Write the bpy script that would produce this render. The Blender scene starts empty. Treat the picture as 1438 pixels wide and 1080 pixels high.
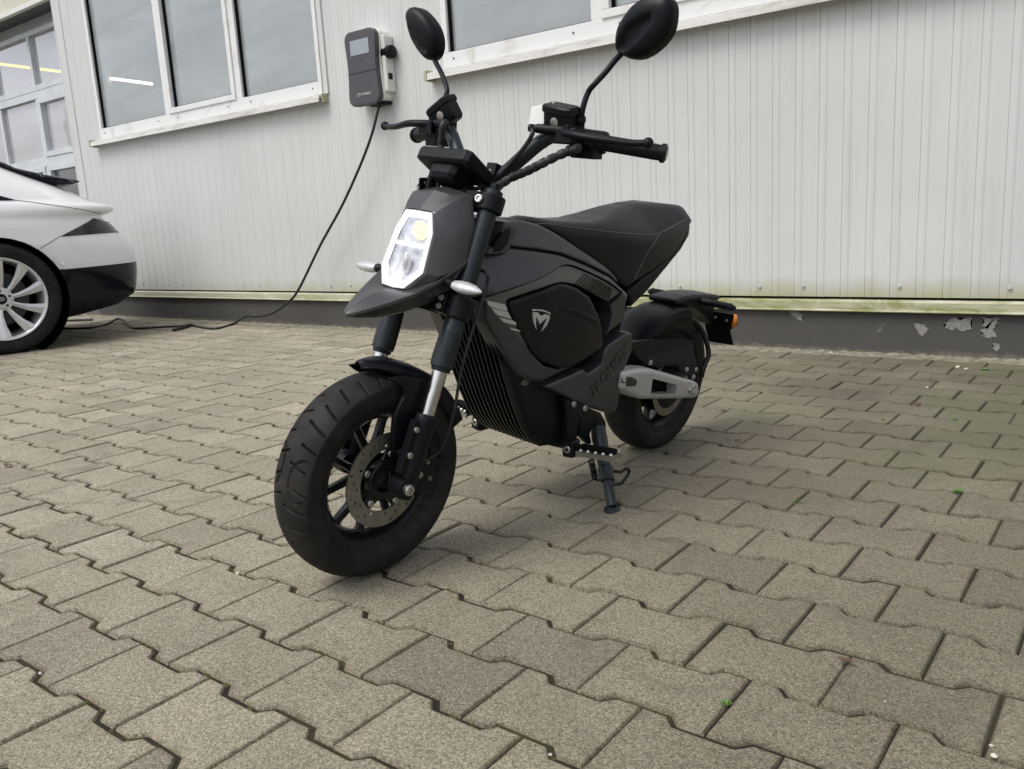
import bpy, bmesh, math, random
from math import sin, cos, pi, radians, sqrt, atan2
from mathutils import Vector, Matrix, geometry
random.seed(7)
scene = bpy.context.scene
col = scene.collection

# ------------------------------------------------------------------ camera
cd = bpy.data.cameras.new('camera'); cam = bpy.data.objects.new('camera', cd); col.objects.link(cam)
scene.camera = cam
_r = Vector((0.79307506, 0.60654011, -0.05604508)); _u = Vector((-0.07369189, 0.18687284, 0.97961628)); _f = Vector((-0.60464987, 0.77277916, -0.19290127))
cam.matrix_world = Matrix(((_r.x, _u.x, -_f.x, 1.33223965), (_r.y, _u.y, -_f.y, -0.49485133), (_r.z, _u.z, -_f.z, 0.67354581), (0, 0, 0, 1)))
cd.sensor_width = 36.0; cd.lens = 1183.63 / 1438 * 36; cd.clip_start = 0.02; cd.clip_end = 600
scene.render.resolution_x = 1024; scene.render.resolution_y = 769

# ------------------------------------------------------------------ light: bright overcast
SUN_EL, SUN_AZ = 58.0, 200.0          # azimuth: direction the light comes from, degrees from +y clockwise
w = bpy.data.worlds.new('World'); scene.world = w; w.use_nodes = True
nt = w.node_tree; nt.nodes.clear()
sky = nt.nodes.new('ShaderNodeTexSky'); sky.sky_type = 'NISHITA'; sky.sun_disc = False
sky.sun_elevation = radians(SUN_EL); sky.sun_rotation = radians(SUN_AZ); sky.dust_density = 4.0; sky.air_density = 1.0
hsv = nt.nodes.new('ShaderNodeHueSaturation'); hsv.inputs['Saturation'].default_value = 0.32
bg = nt.nodes.new('ShaderNodeBackground'); bg.inputs['Strength'].default_value = 0.15
wo = nt.nodes.new('ShaderNodeOutputWorld')
tc_ = nt.nodes.new('ShaderNodeTexCoord'); cn = nt.nodes.new('ShaderNodeTexNoise'); cn.inputs['Scale'].default_value = 2.6; cn.inputs['Detail'].default_value = 7; cn.inputs['Roughness'].default_value = .6
cr = nt.nodes.new('ShaderNodeMapRange'); cr.inputs[1].default_value = .3; cr.inputs[2].default_value = .7; cr.inputs[3].default_value = .68; cr.inputs[4].default_value = 1.32
cm = nt.nodes.new('ShaderNodeVectorMath'); cm.operation = 'SCALE'      # soft cloud cover
nt.links.new(tc_.outputs['Generated'], cn.inputs['Vector']); nt.links.new(cn.outputs['Fac'], cr.inputs[0])
nt.links.new(sky.outputs[0], hsv.inputs['Color']); nt.links.new(hsv.outputs[0], cm.inputs[0]); nt.links.new(cr.outputs[0], cm.inputs['Scale']); nt.links.new(cm.outputs[0], bg.inputs['Color']); nt.links.new(bg.outputs[0], wo.inputs[0])
sl = bpy.data.lights.new('sun', 'SUN'); sl.energy = 1.1; sl.angle = radians(28); sl.color = (1.0, 0.96, 0.9)
so = bpy.data.objects.new('sun', sl); col.objects.link(so)
az, el = radians(SUN_AZ), radians(SUN_EL)
so.rotation_euler = Vector((sin(az) * cos(el), cos(az) * cos(el), sin(el))).to_track_quat('Z', 'Y').to_euler()
scene.view_settings.view_transform = 'Standard'; scene.view_settings.look = 'None'
scene.view_settings.exposure = 0.25; scene.view_settings.gamma = 1.0
scene.render.engine = 'CYCLES'

# ------------------------------------------------------------------ materials
def lin(c):
    if isinstance(c, str):
        c = [int(c[i:i + 2], 16) / 255 for i in (1, 3, 5)]
        return [x / 12.92 if x <= 0.04045 else ((x + 0.055) / 1.055) ** 2.4 for x in c]
    return list(c)
class N:
    """tiny node helper"""
    def __init__(s, name):
        s.m = bpy.data.materials.new(name); s.m.use_nodes = True; s.t = s.m.node_tree
        s.b = s.t.nodes['Principled BSDF']; s.out = s.t.nodes['Material Output']
    def n(s, ty, **k):
        nd = s.t.nodes.new('ShaderNode' + ty)
        for a, v in k.items():
            if a[0] == 'i' and a[1:].isdigit(): s.put(nd.inputs[int(a[1:])], v)
            else: setattr(nd, a, v)
        return nd
    def put(s, inp, v):
        if isinstance(v, bpy.types.NodeSocket): s.t.links.new(v, inp)
        elif isinstance(v, bpy.types.Node): s.t.links.new(v.outputs[0], inp)
        else: inp.default_value = v
    def math(s, op, a, b=0.0, c=0.0):
        nd = s.n('Math', operation=op); s.put(nd.inputs[0], a); s.put(nd.inputs[1], b)
        s.put(nd.inputs[2], c); return nd.outputs[0]
    def coord(s, which='Object'): return s.n('TexCoord').outputs[which]
    def noise(s, scale, detail=4, rough=.55, vec=None, dist=0):
        nd = s.n('TexNoise'); nd.inputs['Scale'].default_value = scale; nd.inputs['Detail'].default_value = detail
        nd.inputs['Roughness'].default_value = rough; nd.inputs['Distortion'].default_value = dist
        s.put(nd.inputs['Vector'], vec if vec is not None else s.coord()); return nd.outputs['Fac']
    def ramp(s, fac, *stops):
        nd = s.n('ValToRGB'); e = nd.color_ramp.elements
        for i, (p, c) in enumerate(stops):
            el_ = e[i] if i < 2 else e.new(p)
            el_.position = p; c = c if not isinstance(c, (int, float)) else (c, c, c)
            el_.color = (*lin(c)[:3], 1)
        s.put(nd.inputs[0], fac); return nd.outputs[0]
    def mix(s, fac, a, b, mode='MIX'):
        nd = s.n('Mix', data_type='RGBA', blend_type=mode)
        s.put(nd.inputs[0], fac)
        for i, v in ((6, a), (7, b)):
            if isinstance(v, (str, tuple, list)): v = (*lin(v)[:3], 1)
            s.put(nd.inputs[i], v)
        return nd.outputs[2]
    def set(s, **k):
        for a, v in k.items():
            nm = dict(col='Base Color', rough='Roughness', metal='Metallic', spec='Specular IOR Level', coat='Coat Weight', coatr='Coat Roughness', alpha='Alpha', emis='Emission Color', es='Emission Strength', trans='Transmission Weight', ior='IOR', sheen='Sheen Weight')[a]
            if isinstance(v, (str, tuple, list)): v = (*lin(v)[:3], 1)
            s.put(s.b.inputs[nm], v)
        return s
    def bump(s, h, strength=.3, dist=.002):
        nd = s.n('Bump'); nd.inputs['Strength'].default_value = strength; nd.inputs['Distance'].default_value = dist
        s.put(nd.inputs['Height'], h); s.t.links.new(nd.outputs[0], s.b.inputs['Normal']); return s
def simple(name, c, rough=.5, metal=0, nscale=40, var=.12, bump=0.0, bscale=300, rvar=.1, **k):
    s = N(name); n1 = s.noise(nscale, 5)
    c = lin(c); lo = tuple(x * (1 - var) for x in c); hi = tuple(min(1, x * (1 + var)) for x in c)
    s.set(col=s.ramp(n1, (.3, lo), (.7, hi)), metal=metal, **k)
    s.set(rough=s.math('MULTIPLY_ADD', s.noise(nscale * .6 + 3, 3), rvar * 2, rough - rvar))
    if bump: s.bump(s.noise(bscale, 3), bump, .001)
    return s.m
M = {}
M['matte'] = simple('matte_dark_paint', (.078, .078, .085), .35, .6, 25, .06, .03, 900, .03)
M['faint'] = simple('faint_grey_print', (.062, .062, .062), .45, .2, 60, .1)
M['cowl'] = simple('cowl_paint', (.092, .090, .095), .36, .6, 25, .1, .06, 900, .05)
M['plastic'] = simple('black_plastic', (.005, .0063, .009), .42, 0, 60, .15, .12, 700, spec=.2)
M['gloss'] = simple('gloss_black', (.007, .0075, .009), .3, 0, 60, .15, spec=.3)
M['slate'] = simple('slate_anodised_metal', (.024, .030, .035), .38, .5, 50, .1)
M['band'] = simple('satin_band_paint', (.115, .114, .104), .42, .3, 20, .08)
M['stripe'] = simple('silver_decal', (.52, .52, .51), .45, .3, 60, .08)
M['hatch'] = simple('dark_decal', (.022, .021, .02), .5, 0, 60, .1)
M['chrome'] = simple('brushed_chrome', (.6, .6, .59), .22, 1, 40, .06)
M['steel'] = simple('zinc_steel', (.5, .5, .48), .32, 1, 200, .15)
M['silver'] = simple('silver_swingarm_paint', (.46, .46, .465), .38, .35, 60, .08, .1, 900)
M['disc'] = simple('brake_disc_steel', (.26, .245, .215), .4, .8, 30, .12)
M['seat'] = simple('seat_vinyl', (.009, .0105, .0125), .38, 0, 30, .1, .35, 900, spec=.35)
M['thread'] = simple('stitching', (.12, .12, .12), .7)
M['amber'] = simple('amber_reflector', (.55, .17, .012), .25, 0, 200, .2)
M['glassy'] = simple('clear_lens_plastic', (.62, .62, .64), .15, .35, 300, .25)
M['whitep'] = simple('white_plastic', (.72, .72, .69), .4, 0, 30, .05)
M['screen'] = simple('grey_screen', (.3, .34, .39), .15, 0, 5, .03)
M['grey'] = simple('charger_grey', (.062, .062, .072), .5, 0, 30, .05)
M['cable'] = simple('cable_rubber', (.012, .012, .013), .5, 0, 100, .2)
M['black'] = simple('deep_black', (.003, .003, .004), .7, 0, 50, .1, spec=.1)
M['hole'] = simple('drilled_hole', (.01, .01, .01), .8)
def tyre_mat():
    s = N('tyre_rubber'); a = s.noise(14, 6, .65); b = s.noise(260, 3)
    s.set(col=s.mix(s.ramp(a, (.42, 0), (.72, 1)), (.011, .0108, .011), (.030, .027, .023)), rough=s.math('MULTIPLY_ADD', b, .2, .55), spec=.22)
    s.bump(b, .3, .0006); return s.m
M['tyre'] = tyre_mat()
def mud_hub():
    s = N('carbon_texture'); c = s.coord(); 
    wv = s.n('TexWave', wave_type='BANDS', bands_direction='DIAGONAL'); wv.inputs['Scale'].default_value = 26; wv.inputs['Distortion'].default_value = 5.0
    wv.inputs['Detail'].default_value = 2; wv.inputs['Detail Scale'].default_value = 1.5
    s.put(wv.inputs['Vector'], c)
    s.set(col=s.ramp(wv.outputs['Fac'], (.3, (.0085, .0095, .011)), (.8, (.0125, .0135, .015))), rough=.38, metal=.1, spec=.25)
    s.bump(wv.outputs['Fac'], .3, .0008); return s.m
M['carbon'] = mud_hub()
def emis(name, c, st):
    s = N(name); s.set(col=(0, 0, 0), emis=c, es=st); return s.m
M['led'] = emis('lit_daytime_light', (.93, .96, 1.0), 1.5)
M['lowbeam'] = emis('lit_low_beam', (.84, .87, .66), .95)
M['tube'] = emis('lit_fluorescent_tube', (1.0, .90, .62), 4.5)
M['tubey'] = emis('lit_warm_tube', (1.0, .72, .16), 3.2)
M['lampin'] = simple('headlamp_reflector', (.48, .49, .53), .3, .2, 60, .3, emis=(.75, .78, .85), es=.05)  # slight emission stands in for the lit lamps' glow on the reflector

def paver():
    s = N('concrete_paver'); c = s.coord()
    at = s.n('Attribute', attribute_name='tone'); rnd_ = at.outputs['Fac']
    big = s.noise(.9, 4, .6, c); mid = s.noise(9, 5, .6, c); grit = s.noise(420, 3, .8, c); grit2 = s.noise(190, 4, .8, c)
    base = s.mix(s.ramp(big, (.35, 0), (.65, 1)), (.325, .288, .218), (.275, .25, .19))
    base = s.mix(s.ramp(mid, (.35, 0), (.7, 1)), base, s.mix(1.0, base, (.86, .87, .84), 'MULTIPLY'))
    tone = s.math('MULTIPLY_ADD', rnd_, .52, .74)
    tn = s.n('CombineColor'); [s.put(tn.inputs[i], tone) for i in range(3)]
    base = s.mix(1.0, base, tn.outputs[0], 'MULTIPLY')
    # exposed aggregate speckle
    base = s.mix(s.ramp(grit, (.54, 0), (.66, .8)), base, (.62, .58, .48))
    base = s.mix(s.ramp(grit2, (.36, .85), (.45, 0)), base, (.13, .11, .075))
    vo = s.n('TexVoronoi'); vo.inputs['Scale'].default_value = 430; s.put(vo.inputs['Vector'], c)
    sv = s.n('SeparateColor'); s.put(sv.inputs[0], vo.outputs['Color'])
    gv = s.math('MULTIPLY_ADD', sv.outputs[0], .9, .55); gc = s.n('CombineColor'); [s.put(gc.inputs[i], gv) for i in range(3)]
    base = s.mix(1.0, base, gc.outputs[0], 'MULTIPLY')
    # darker stones towards the right-hand end of the yard
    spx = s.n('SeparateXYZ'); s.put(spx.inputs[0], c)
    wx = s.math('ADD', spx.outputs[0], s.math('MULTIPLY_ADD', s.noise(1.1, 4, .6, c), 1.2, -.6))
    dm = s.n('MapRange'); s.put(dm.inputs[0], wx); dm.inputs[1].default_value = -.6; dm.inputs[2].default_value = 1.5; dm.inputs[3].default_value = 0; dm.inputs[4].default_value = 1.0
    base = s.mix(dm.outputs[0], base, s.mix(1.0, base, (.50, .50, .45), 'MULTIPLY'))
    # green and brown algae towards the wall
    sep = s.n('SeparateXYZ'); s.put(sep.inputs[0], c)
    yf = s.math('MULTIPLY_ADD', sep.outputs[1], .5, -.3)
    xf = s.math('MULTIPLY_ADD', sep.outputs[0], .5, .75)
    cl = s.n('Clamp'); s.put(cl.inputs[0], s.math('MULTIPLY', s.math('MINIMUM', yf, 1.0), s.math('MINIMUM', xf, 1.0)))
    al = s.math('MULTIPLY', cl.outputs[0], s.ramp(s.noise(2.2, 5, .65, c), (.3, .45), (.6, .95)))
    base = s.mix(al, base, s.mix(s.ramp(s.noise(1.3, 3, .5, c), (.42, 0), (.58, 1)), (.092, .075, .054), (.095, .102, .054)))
    rim = s.n('Attribute', attribute_name='rim').outputs['Fac']
    rf_ = s.math('MULTIPLY', s.math('POWER', rim, 1.5), s.ramp(s.noise(14, 5, .65, c), (.35, .05), (.7, .7)))
    base = s.mix(rf_, base, s.mix(1.0, base, (.5, .46, .38), 'MULTIPLY'))
    stain = s.ramp(s.noise(3.1, 5, .7, c, 1.2), (.56, 0), (.72, .6))
    base = s.mix(stain, base, (.1, .085, .07))
    blot = s.ramp(s.noise(17, 5, .7, c, .8), (.60, 0), (.68, .35)); base = s.mix(blot, base, (.12, .105, .08))
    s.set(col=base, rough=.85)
    s.bump(s.math('ADD', s.math('MULTIPLY', grit, .6), s.math('MULTIPLY', grit2, .5)), .75, .0022)
    return s.m
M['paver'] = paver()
def joint():
    s = N('joint_soil'); c = s.coord()
    m = s.noise(3.0, 5, .7, c)
    s.set(col=s.mix(s.ramp(m, (.45, 0), (.6, 1)), (.018, .013, .008), (.045, .042, .013)), rough=.95)
    s.bump(s.noise(160, 4, .6, c), .9, .006); return s.m
M['joint'] = joint()
def clad():
    s = N('painted_cladding'); c = s.coord()
    sep = s.n('SeparateXYZ'); s.put(sep.inputs[0], c)
    st = s.n('Mapping'); s.put(st.inputs[0], c); st.inputs['Scale'].default_value = (9, 9, .5)
    streak = s.noise(2.0, 6, .65, st.outputs[0]); soft = s.noise(1.2, 3, .5, c)
    base = s.mix(s.ramp(soft, (.3, 0), (.7, 1)), (.545, .56, .555), (.60, .615, .61))
    base = s.mix(s.ramp(streak, (.52, 0), (.76, .5)), base, (.47, .46, .42))
    # algae just above the drip edge
    zz = s.math('MULTIPLY_ADD', s.noise(6, 4, .6, c), .1, sep.outputs[2])
    low = s.ramp(zz, (.30, 1), (.39, 0))
    xr = s.n('Clamp'); s.put(xr.inputs[0], s.math('MULTIPLY_ADD', sep.outputs[0], .35, .95))
    base = s.mix(s.math('MULTIPLY', low, s.math('MULTIPLY_ADD', xr.outputs[0], .6, .25)), base, (.36, .36, .2))
    sp = s.noise(75, 2, .5, c); sp2 = s.noise(1.7, 3, .5, c)
    base = s.mix(s.math('MULTIPLY', s.ramp(sp, (.77, 0), (.8, 1)), s.ramp(sp2, (.5, 0), (.6, .6))), base, (.2, .2, .18))
    s.set(col=base, rough=s.math('MULTIPLY_ADD', soft, .2, .38)); s.bump(s.noise(5, 3, .5, c), .15, .004)
    return s.m
M['clad'] = clad()
def frame_mat():
    s = N('weathered_window_frame'); c = s.coord(); n1 = s.noise(7, 6, .7, c, .6)
    s.set(col=s.mix(s.ramp(n1, (.55, 0), (.75, .7)), (.72, .73, .73), (.42, .39, .33)), rough=.4); return s.m
M['frame'] = frame_mat()
def sill_mat():
    s = N('dirty_aluminium_sill'); c0 = s.coord(); mp = s.n('Mapping'); s.put(mp.inputs[0], c0); mp.inputs['Scale'].default_value = (.35, 1, 1.6); c = mp.outputs[0]; n1 = s.noise(9, 7, .8, c, .1)
    s.set(col=s.mix(s.ramp(n1, (.48, 0), (.72, .75)), (.66, .655, .63), (.3, .28, .22)), rough=.5); return s.m
M['sill'] = sill_mat()
def flash_mat():
    s = N('algae_covered_flashing'); c = s.coord()
    mp = s.n('Mapping'); s.put(mp.inputs[0], c); mp.inputs['Scale'].default_value = (1, 1, 5)
    n1 = s.noise(3.0, 6, .7, mp.outputs[0], .5); n2 = s.noise(30, 4, .6, c)
    sep = s.n('SeparateXYZ'); s.put(sep.inputs[0], c)
    xr = s.n('Clamp'); s.put(xr.inputs[0], s.math('MULTIPLY_ADD', sep.outputs[0], .22, .8))
    f = s.math('MULTIPLY', s.ramp(n1, (.32, 0), (.6, 1)), s.math('MULTIPLY_ADD', xr.outputs[0], .75, .2))
    b = s.mix(f, (.56, .545, .44), (.2, .215, .06))
    b = s.mix(s.ramp(n2, (.6, 0), (.72, .6)), b, (.5, .48, .36))
    s.set(col=b, rough=.7); s.bump(n2, .3, .002); return s.m
M['flash'] = flash_mat()
def plinth_mat():
    s = N('dark_plinth_paint'); c = s.coord(); n1 = s.noise(1.4, 5, .6, c); n2 = s.noise(5.0, 7, .72, c, .4)
    b = s.mix(s.ramp(n1, (.35, 0), (.7, 1)), (.06, .058, .055), (.078, .074, .07))
    b = s.mix(s.ramp(n2, (.63, 0), (.67, .7)), b, (.17, .165, .155))
    sep = s.n('SeparateXYZ'); s.put(sep.inputs[0], c)
    zz = s.math('MULTIPLY_ADD', s.noise(14, 5, .7, c), .09, sep.outputs[2])
    b = s.mix(s.ramp(zz, (.045, .75), (.075, 0)), b, (.2, .18, .14))
    s.set(col=b, rough=.8); s.bump(s.noise(60, 4, .6, c), .3, .002); return s.m
M['plinth'] = plinth_mat()
def bare(): 
    s = N('bare_plaster'); c = s.coord()
    s.set(col=s.ramp(s.noise(50, 5, .7, c), (.35, (.17, .165, .155)), (.65, (.3, .295, .285))), rough=.9); s.bump(s.noise(90, 4, .6, c), .6, .003); return s.m
M['bare'] = bare()
def glass(name, haze, tint, fres=1.45, dens=.5):
    s = N(name); s.t.nodes.remove(s.b); c = s.coord()
    tr = s.n('BsdfTransparent'); tr.inputs[0].default_value = (*tint, 1)
    gl = s.n('BsdfGlossy'); gl.inputs['Roughness'].default_value = .015; gl.inputs[0].default_value = (.93, .96, 1, 1)
    df = s.n('BsdfDiffuse'); mpg = s.n('Mapping'); s.put(mpg.inputs[0], c); mpg.inputs['Rotation'].default_value = (0, .35, 0); mpg.inputs['Scale'].default_value = (.7, 1, 3.2)
    s.put(df.inputs[0], s.ramp(s.noise(1.3, 6, .62, mpg.outputs[0], .6), (.3, tuple(x * .90 for x in haze)), (.75, tuple(x * 1.28 for x in haze))))  # diffuse film colour; its stretched wisps stand in for reflections in the panes
    fr = s.n('Fresnel'); fr.inputs[0].default_value = fres
    bm_ = s.n('Bump'); bm_.inputs['Strength'].default_value = .1; bm_.inputs['Distance'].default_value = .004
    s.put(bm_.inputs['Height'], s.noise(.9, 2, .5, c)); s.t.links.new(bm_.outputs[0], gl.inputs['Normal'])
    m1 = s.n('MixShader'); s.put(m1.inputs[0], s.math('MULTIPLY_ADD', s.noise(.8, 3, .5, c), .12, dens - .06)); s.put(m1.inputs[1], tr); s.put(m1.inputs[2], df)
    m2 = s.n('MixShader'); s.put(m2.inputs[0], s.math('MINIMUM', s.math('MULTIPLY_ADD', fr.outputs[0], 1.7, .04), 1.0)); s.put(m2.inputs[1], m1); s.put(m2.inputs[2], gl)
    s.t.links.new(m2.outputs[0], s.out.inputs[0]); return s.m
M['glass'] = glass('hazy_window_glass', (.47, .51, .53), (.85, .88, .9), 1.5, .56)
M['glass2'] = glass('facade_window_glass', (.55, .53, .56), (.85, .85, .88), 1.5, .58)
M['glassdk'] = glass('facade_lower_glass', (.1, .1, .11), (.6, .6, .65), 1.5, .45)
M['room'] = simple('interior_plaster', (.3, .3, .3), .9, 0, 2, .2)
M['soffit'] = simple('soffit_paint', (.11, .11, .115), .8, 0, 3, .1)
M['facade'] = simple('facade_frame_paint', (.58, .62, .65), .45, 0, 5, .08)
M['cream'] = simple('cream_fascia', (.6, .59, .5), .5, 0, 3, .08)
def carpaint():
    s = N('white_car_paint'); s.set(col=s.ramp(s.noise(3, 2), (.3, (.80, .81, .83)), (.7, (.83, .84, .86))), rough=.35, coat=.5, coatr=.04); return s.m
M['car'] = carpaint()
M['carblack'] = simple('car_gloss_black', (.004, .005, .010), .12, 0, 30, .1, rvar=.02, spec=.3)
M['cargrey'] = simple('car_plastic_grey', (.03, .03, .033), .5)
M['alloy'] = simple('alloy_wheel', (.68, .69, .71), .32, .5, 30, .05)
M['taill'] = simple('dark_tail_lens', (.03, .028, .035), .1, 0, 60, .5, rvar=.02)
M['leafg'] = simple('weed_leaf', (.1, .2, .035), .5, 0, 200, .3)
M['leafb'] = simple('dry_leaf', (.1, .055, .03), .8, 0, 200, .3)
M['pebble'] = simple('pale_pebble', (.55, .52, .45), .7, 0, 200, .2)
M['sand'] = simple('sandy_debris', (.21, .195, .145), .95, 0, 40, .4, .8, 200)
M['moss'] = simple('joint_moss', (.055, .06, .016), .95, 0, 30, .45)
M['earth'] = simple('yard_ground', (.07, .06, .05), .9, 0, 4, .2)
M['spring'] = simple('spring_steel', (.03, .03, .03), .3, .9)

# ------------------------------------------------------------------ object + mesh helpers
def link(name, bm, mat=None, parent=None, smooth=38, bevel=0, seg=2, loc=None):
    me = bpy.data.meshes.new(name); bm.normal_update(); bm.to_mesh(me); bm.free()
    o = bpy.data.objects.new(name, me); col.objects.link(o)
    if mat is not None:
        for m_ in (mat if isinstance(mat, (list, tuple)) else [mat]): me.materials.append(M[m_] if isinstance(m_, str) else m_)
    if smooth:
        me.shade_smooth(); me.set_sharp_from_angle(angle=radians(smooth))
    if bevel:
        b = o.modifiers.new('bevel', 'BEVEL'); b.width = bevel; b.segments = seg; b.limit_method = 'ANGLE'; b.angle_limit = radians(32); b.harden_normals = True
    if parent is not None: o.parent = parent
    if loc: o.location = loc
    return o
def tag(o, label, cat=None, group=None, kind=None):
    if label: o['label'] = label
    if cat: o['category'] = cat
    if group: o['group'] = group
    if kind: o['kind'] = kind
    return o
def empty(name, loc=(0, 0, 0)):
    o = bpy.data.objects.new(name, None); o.location = loc; o.empty_display_size = .1; col.objects.link(o); return o
def BM(): return bmesh.new()
def V3(*a): return Vector(a)
def basis(d, up=(0, 0, 1)):
    d = Vector(d).normalized(); up = Vector(up)
    if abs(d.dot(up)) > .98: up = Vector((1, 0, 0))
    s = d.cross(up).normalized(); return d, s, s.cross(d).normalized()
def box(bm, c, size, R=None):
    vs = []
    for x in (-.5, .5):
        for y in (-.5, .5):
            for z in (-.5, .5):
                v = Vector((x * size[0], y * size[1], z * size[2]))
                if R is not None: v = R @ v
                vs.append(bm.verts.new(v + Vector(c)))
    for f in ((0, 1, 3, 2), (4, 6, 7, 5), (0, 4, 5, 1), (2, 3, 7, 6), (0, 2, 6, 4), (1, 5, 7, 3)): bm.faces.new([vs[i] for i in f])
    return bm
def bx(bm, x0, x1, y0, y1, z0, z1): return box(bm, ((x0 + x1) / 2, (y0 + y1) / 2, (z0 + z1) / 2), (abs(x1 - x0), abs(y1 - y0), abs(z1 - z0)))
def spline(pts, n=6):
    pts = [Vector(p) for p in pts]
    if len(pts) < 3: return pts
    P_ = [pts[0] * 2 - pts[1]] + pts + [pts[-1] * 2 - pts[-2]]; out = []
    for i in range(1, len(P_) - 2):
        for k in range(n):
            t = k / n; a, b, c, d = P_[i - 1:i + 3]
            out.append(.5 * ((2 * b) + (c - a) * t + (2 * a - 5 * b + 4 * c - d) * t * t + (3 * b - a - 3 * c + d) * t ** 3))
    out.append(pts[-1]); return out
def tube(bm, pts, r, seg=14, smooth=6, caps=True, flat=1.0, up=(0, 0, 1)):
    """r: number or list per control point"""
    cp = [Vector(p) for p in pts]
    rr = r if isinstance(r, (list, tuple)) else [r] * len(cp)
    if smooth and len(cp) > 2:
        sp = spline(cp, smooth); rs = []
        for i in range(len(cp) - 1): rs += [rr[i] + (rr[i + 1] - rr[i]) * k / smooth for k in range(smooth)]
        rs.append(rr[-1])
    else: sp, rs = cp, rr
    rings = []; prev = None
    for i, p in enumerate(sp):
        d = (sp[min(i + 1, len(sp) - 1)] - sp[max(i - 1, 0)]).normalized()
        if prev is None: _, s, u_ = basis(d, up)
        else:
            s = (prev - d * prev.dot(d)).normalized(); u_ = s.cross(d).normalized()
        prev = s
        rings.append([bm.verts.new(p + (s * cos(a) + u_ * sin(a) * flat) * rs[i]) for a in [2 * pi * k / seg for k in range(seg)]])
    for a, b in zip(rings, rings[1:]):
        for k in range(seg): bm.faces.new((a[k], a[(k + 1) % seg], b[(k + 1) % seg], b[k]))
    if caps: bm.faces.new(rings[0][::-1]); bm.faces.new(rings[-1])
    return bm
def cyl(bm, a, b, r0, r1=None, seg=20): return tube(bm, [a, b], [r0, r0 if r1 is None else r1], seg, 0)
def rod(bm, a, b, prof, seg=20):
    """prof: (t, radius) along a-b, sharp steps allowed"""
    a, b = Vector(a), Vector(b); d, s, u_ = basis(b - a)
    rings = [[bm.verts.new(a + (b - a) * t + (s * cos(q) + u_ * sin(q)) * r) for q in [2 * pi * k / seg for k in range(seg)]] for t, r in prof]
    for x, y in zip(rings, rings[1:]):
        for k in range(seg): bm.faces.new((x[k], x[(k + 1) % seg], y[(k + 1) % seg], y[k]))
    bm.faces.new(rings[0][::-1]); bm.faces.new(rings[-1]); return bm
def lathe_y(bm, prof, c, n=96, fn=None):
    """closed or open profile (radius, y) spun about the y axis through c"""
    rings = []
    for i in range(n):
        a = 2 * pi * i / n
        rings.append([bm.verts.new(Vector(c) + Vector(((r - (fn(a, y) if fn else 0)) * cos(a), y, (r - (fn(a, y) if fn else 0)) * sin(a)))) for r, y in prof])
    for i in range(n):
        A, B_ = rings[i], rings[(i + 1) % n]
        for k in range(len(prof) - 1): bm.faces.new((A[k], A[k + 1], B_[k + 1], B_[k]))
    return bm
def sphere(bm, c, r, sc=(1, 1, 1), u=16, v=10, R=None):
    m_ = Matrix.Translation(Vector(c)) @ (R.to_4x4() if R is not None else Matrix()) @ Matrix.Diagonal((r * sc[0], r * sc[1], r * sc[2], 1))
    bmesh.ops.create_uvsphere(bm, u_segments=u, v_segments=v, radius=1, matrix=m_); return bm
def bolt(bm, p, d, r=.006, h=.005):
    p = Vector(p); d = Vector(d).normalized()
    rod(bm, p - d * .002, p + d * h, [(0, r), (.75, r), (1, r * .82), (1, r * .5), (.6, r * .42)], 12)
def rnd(poly, r, n=4):
    """round the corners of a polygon"""
    out = []; m_ = len(poly)
    for i in range(m_):
        p0, p1, p2 = (Vector(poly[(i + k) % m_]) for k in (-1, 0, 1))
        a, b = p0 - p1, p2 - p1; la, lb = a.length, b.length
        if la < 1e-6 or lb < 1e-6: continue
        k_ = min(r, la * .45, lb * .45); A = p1 + a / la * k_; B_ = p1 + b / lb * k_
        for j in range(n + 1):
            t = j / n; out.append((A * (1 - t) ** 2 + p1 * 2 * t * (1 - t) + B_ * t * t))
    return [tuple(p) for p in out]
def pdist(p, poly):
    best = 1e9; px_, pz_ = p
    for i in range(len(poly)):
        ax, az_ = poly[i - 1]; bx_, bz_ = poly[i]; dx, dz = bx_ - ax, bz_ - az_; L = dx * dx + dz * dz
        t = 0 if L == 0 else max(0, min(1, ((px_ - ax) * dx + (pz_ - az_) * dz) / L))
        d = (px_ - ax - t * dx) ** 2 + (pz_ - az_ - t * dz) ** 2
        if d < best: best = d
    return sqrt(best)
def inside(p, poly):
    c = False; x, y = p
    for i in range(len(poly)):
        (x1, y1), (x2, y2) = poly[i - 1], poly[i]
        if (y1 > y) != (y2 > y) and x < (x2 - x1) * (y - y1) / (y2 - y1) + x1: c = not c
    return c
def resample(poly, h):
    out = []
    for i in range(len(poly)):
        a, b = Vector(poly[i]), Vector(poly[(i + 1) % len(poly)]); k = max(1, int((b - a).length / h + .5))
        for j in range(k): out.append(tuple(a + (b - a) * j / k))
    return out
def area2(poly): return sum(poly[i - 1][0] * poly[i][1] - poly[i][0] * poly[i - 1][1] for i in range(len(poly)))
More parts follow.
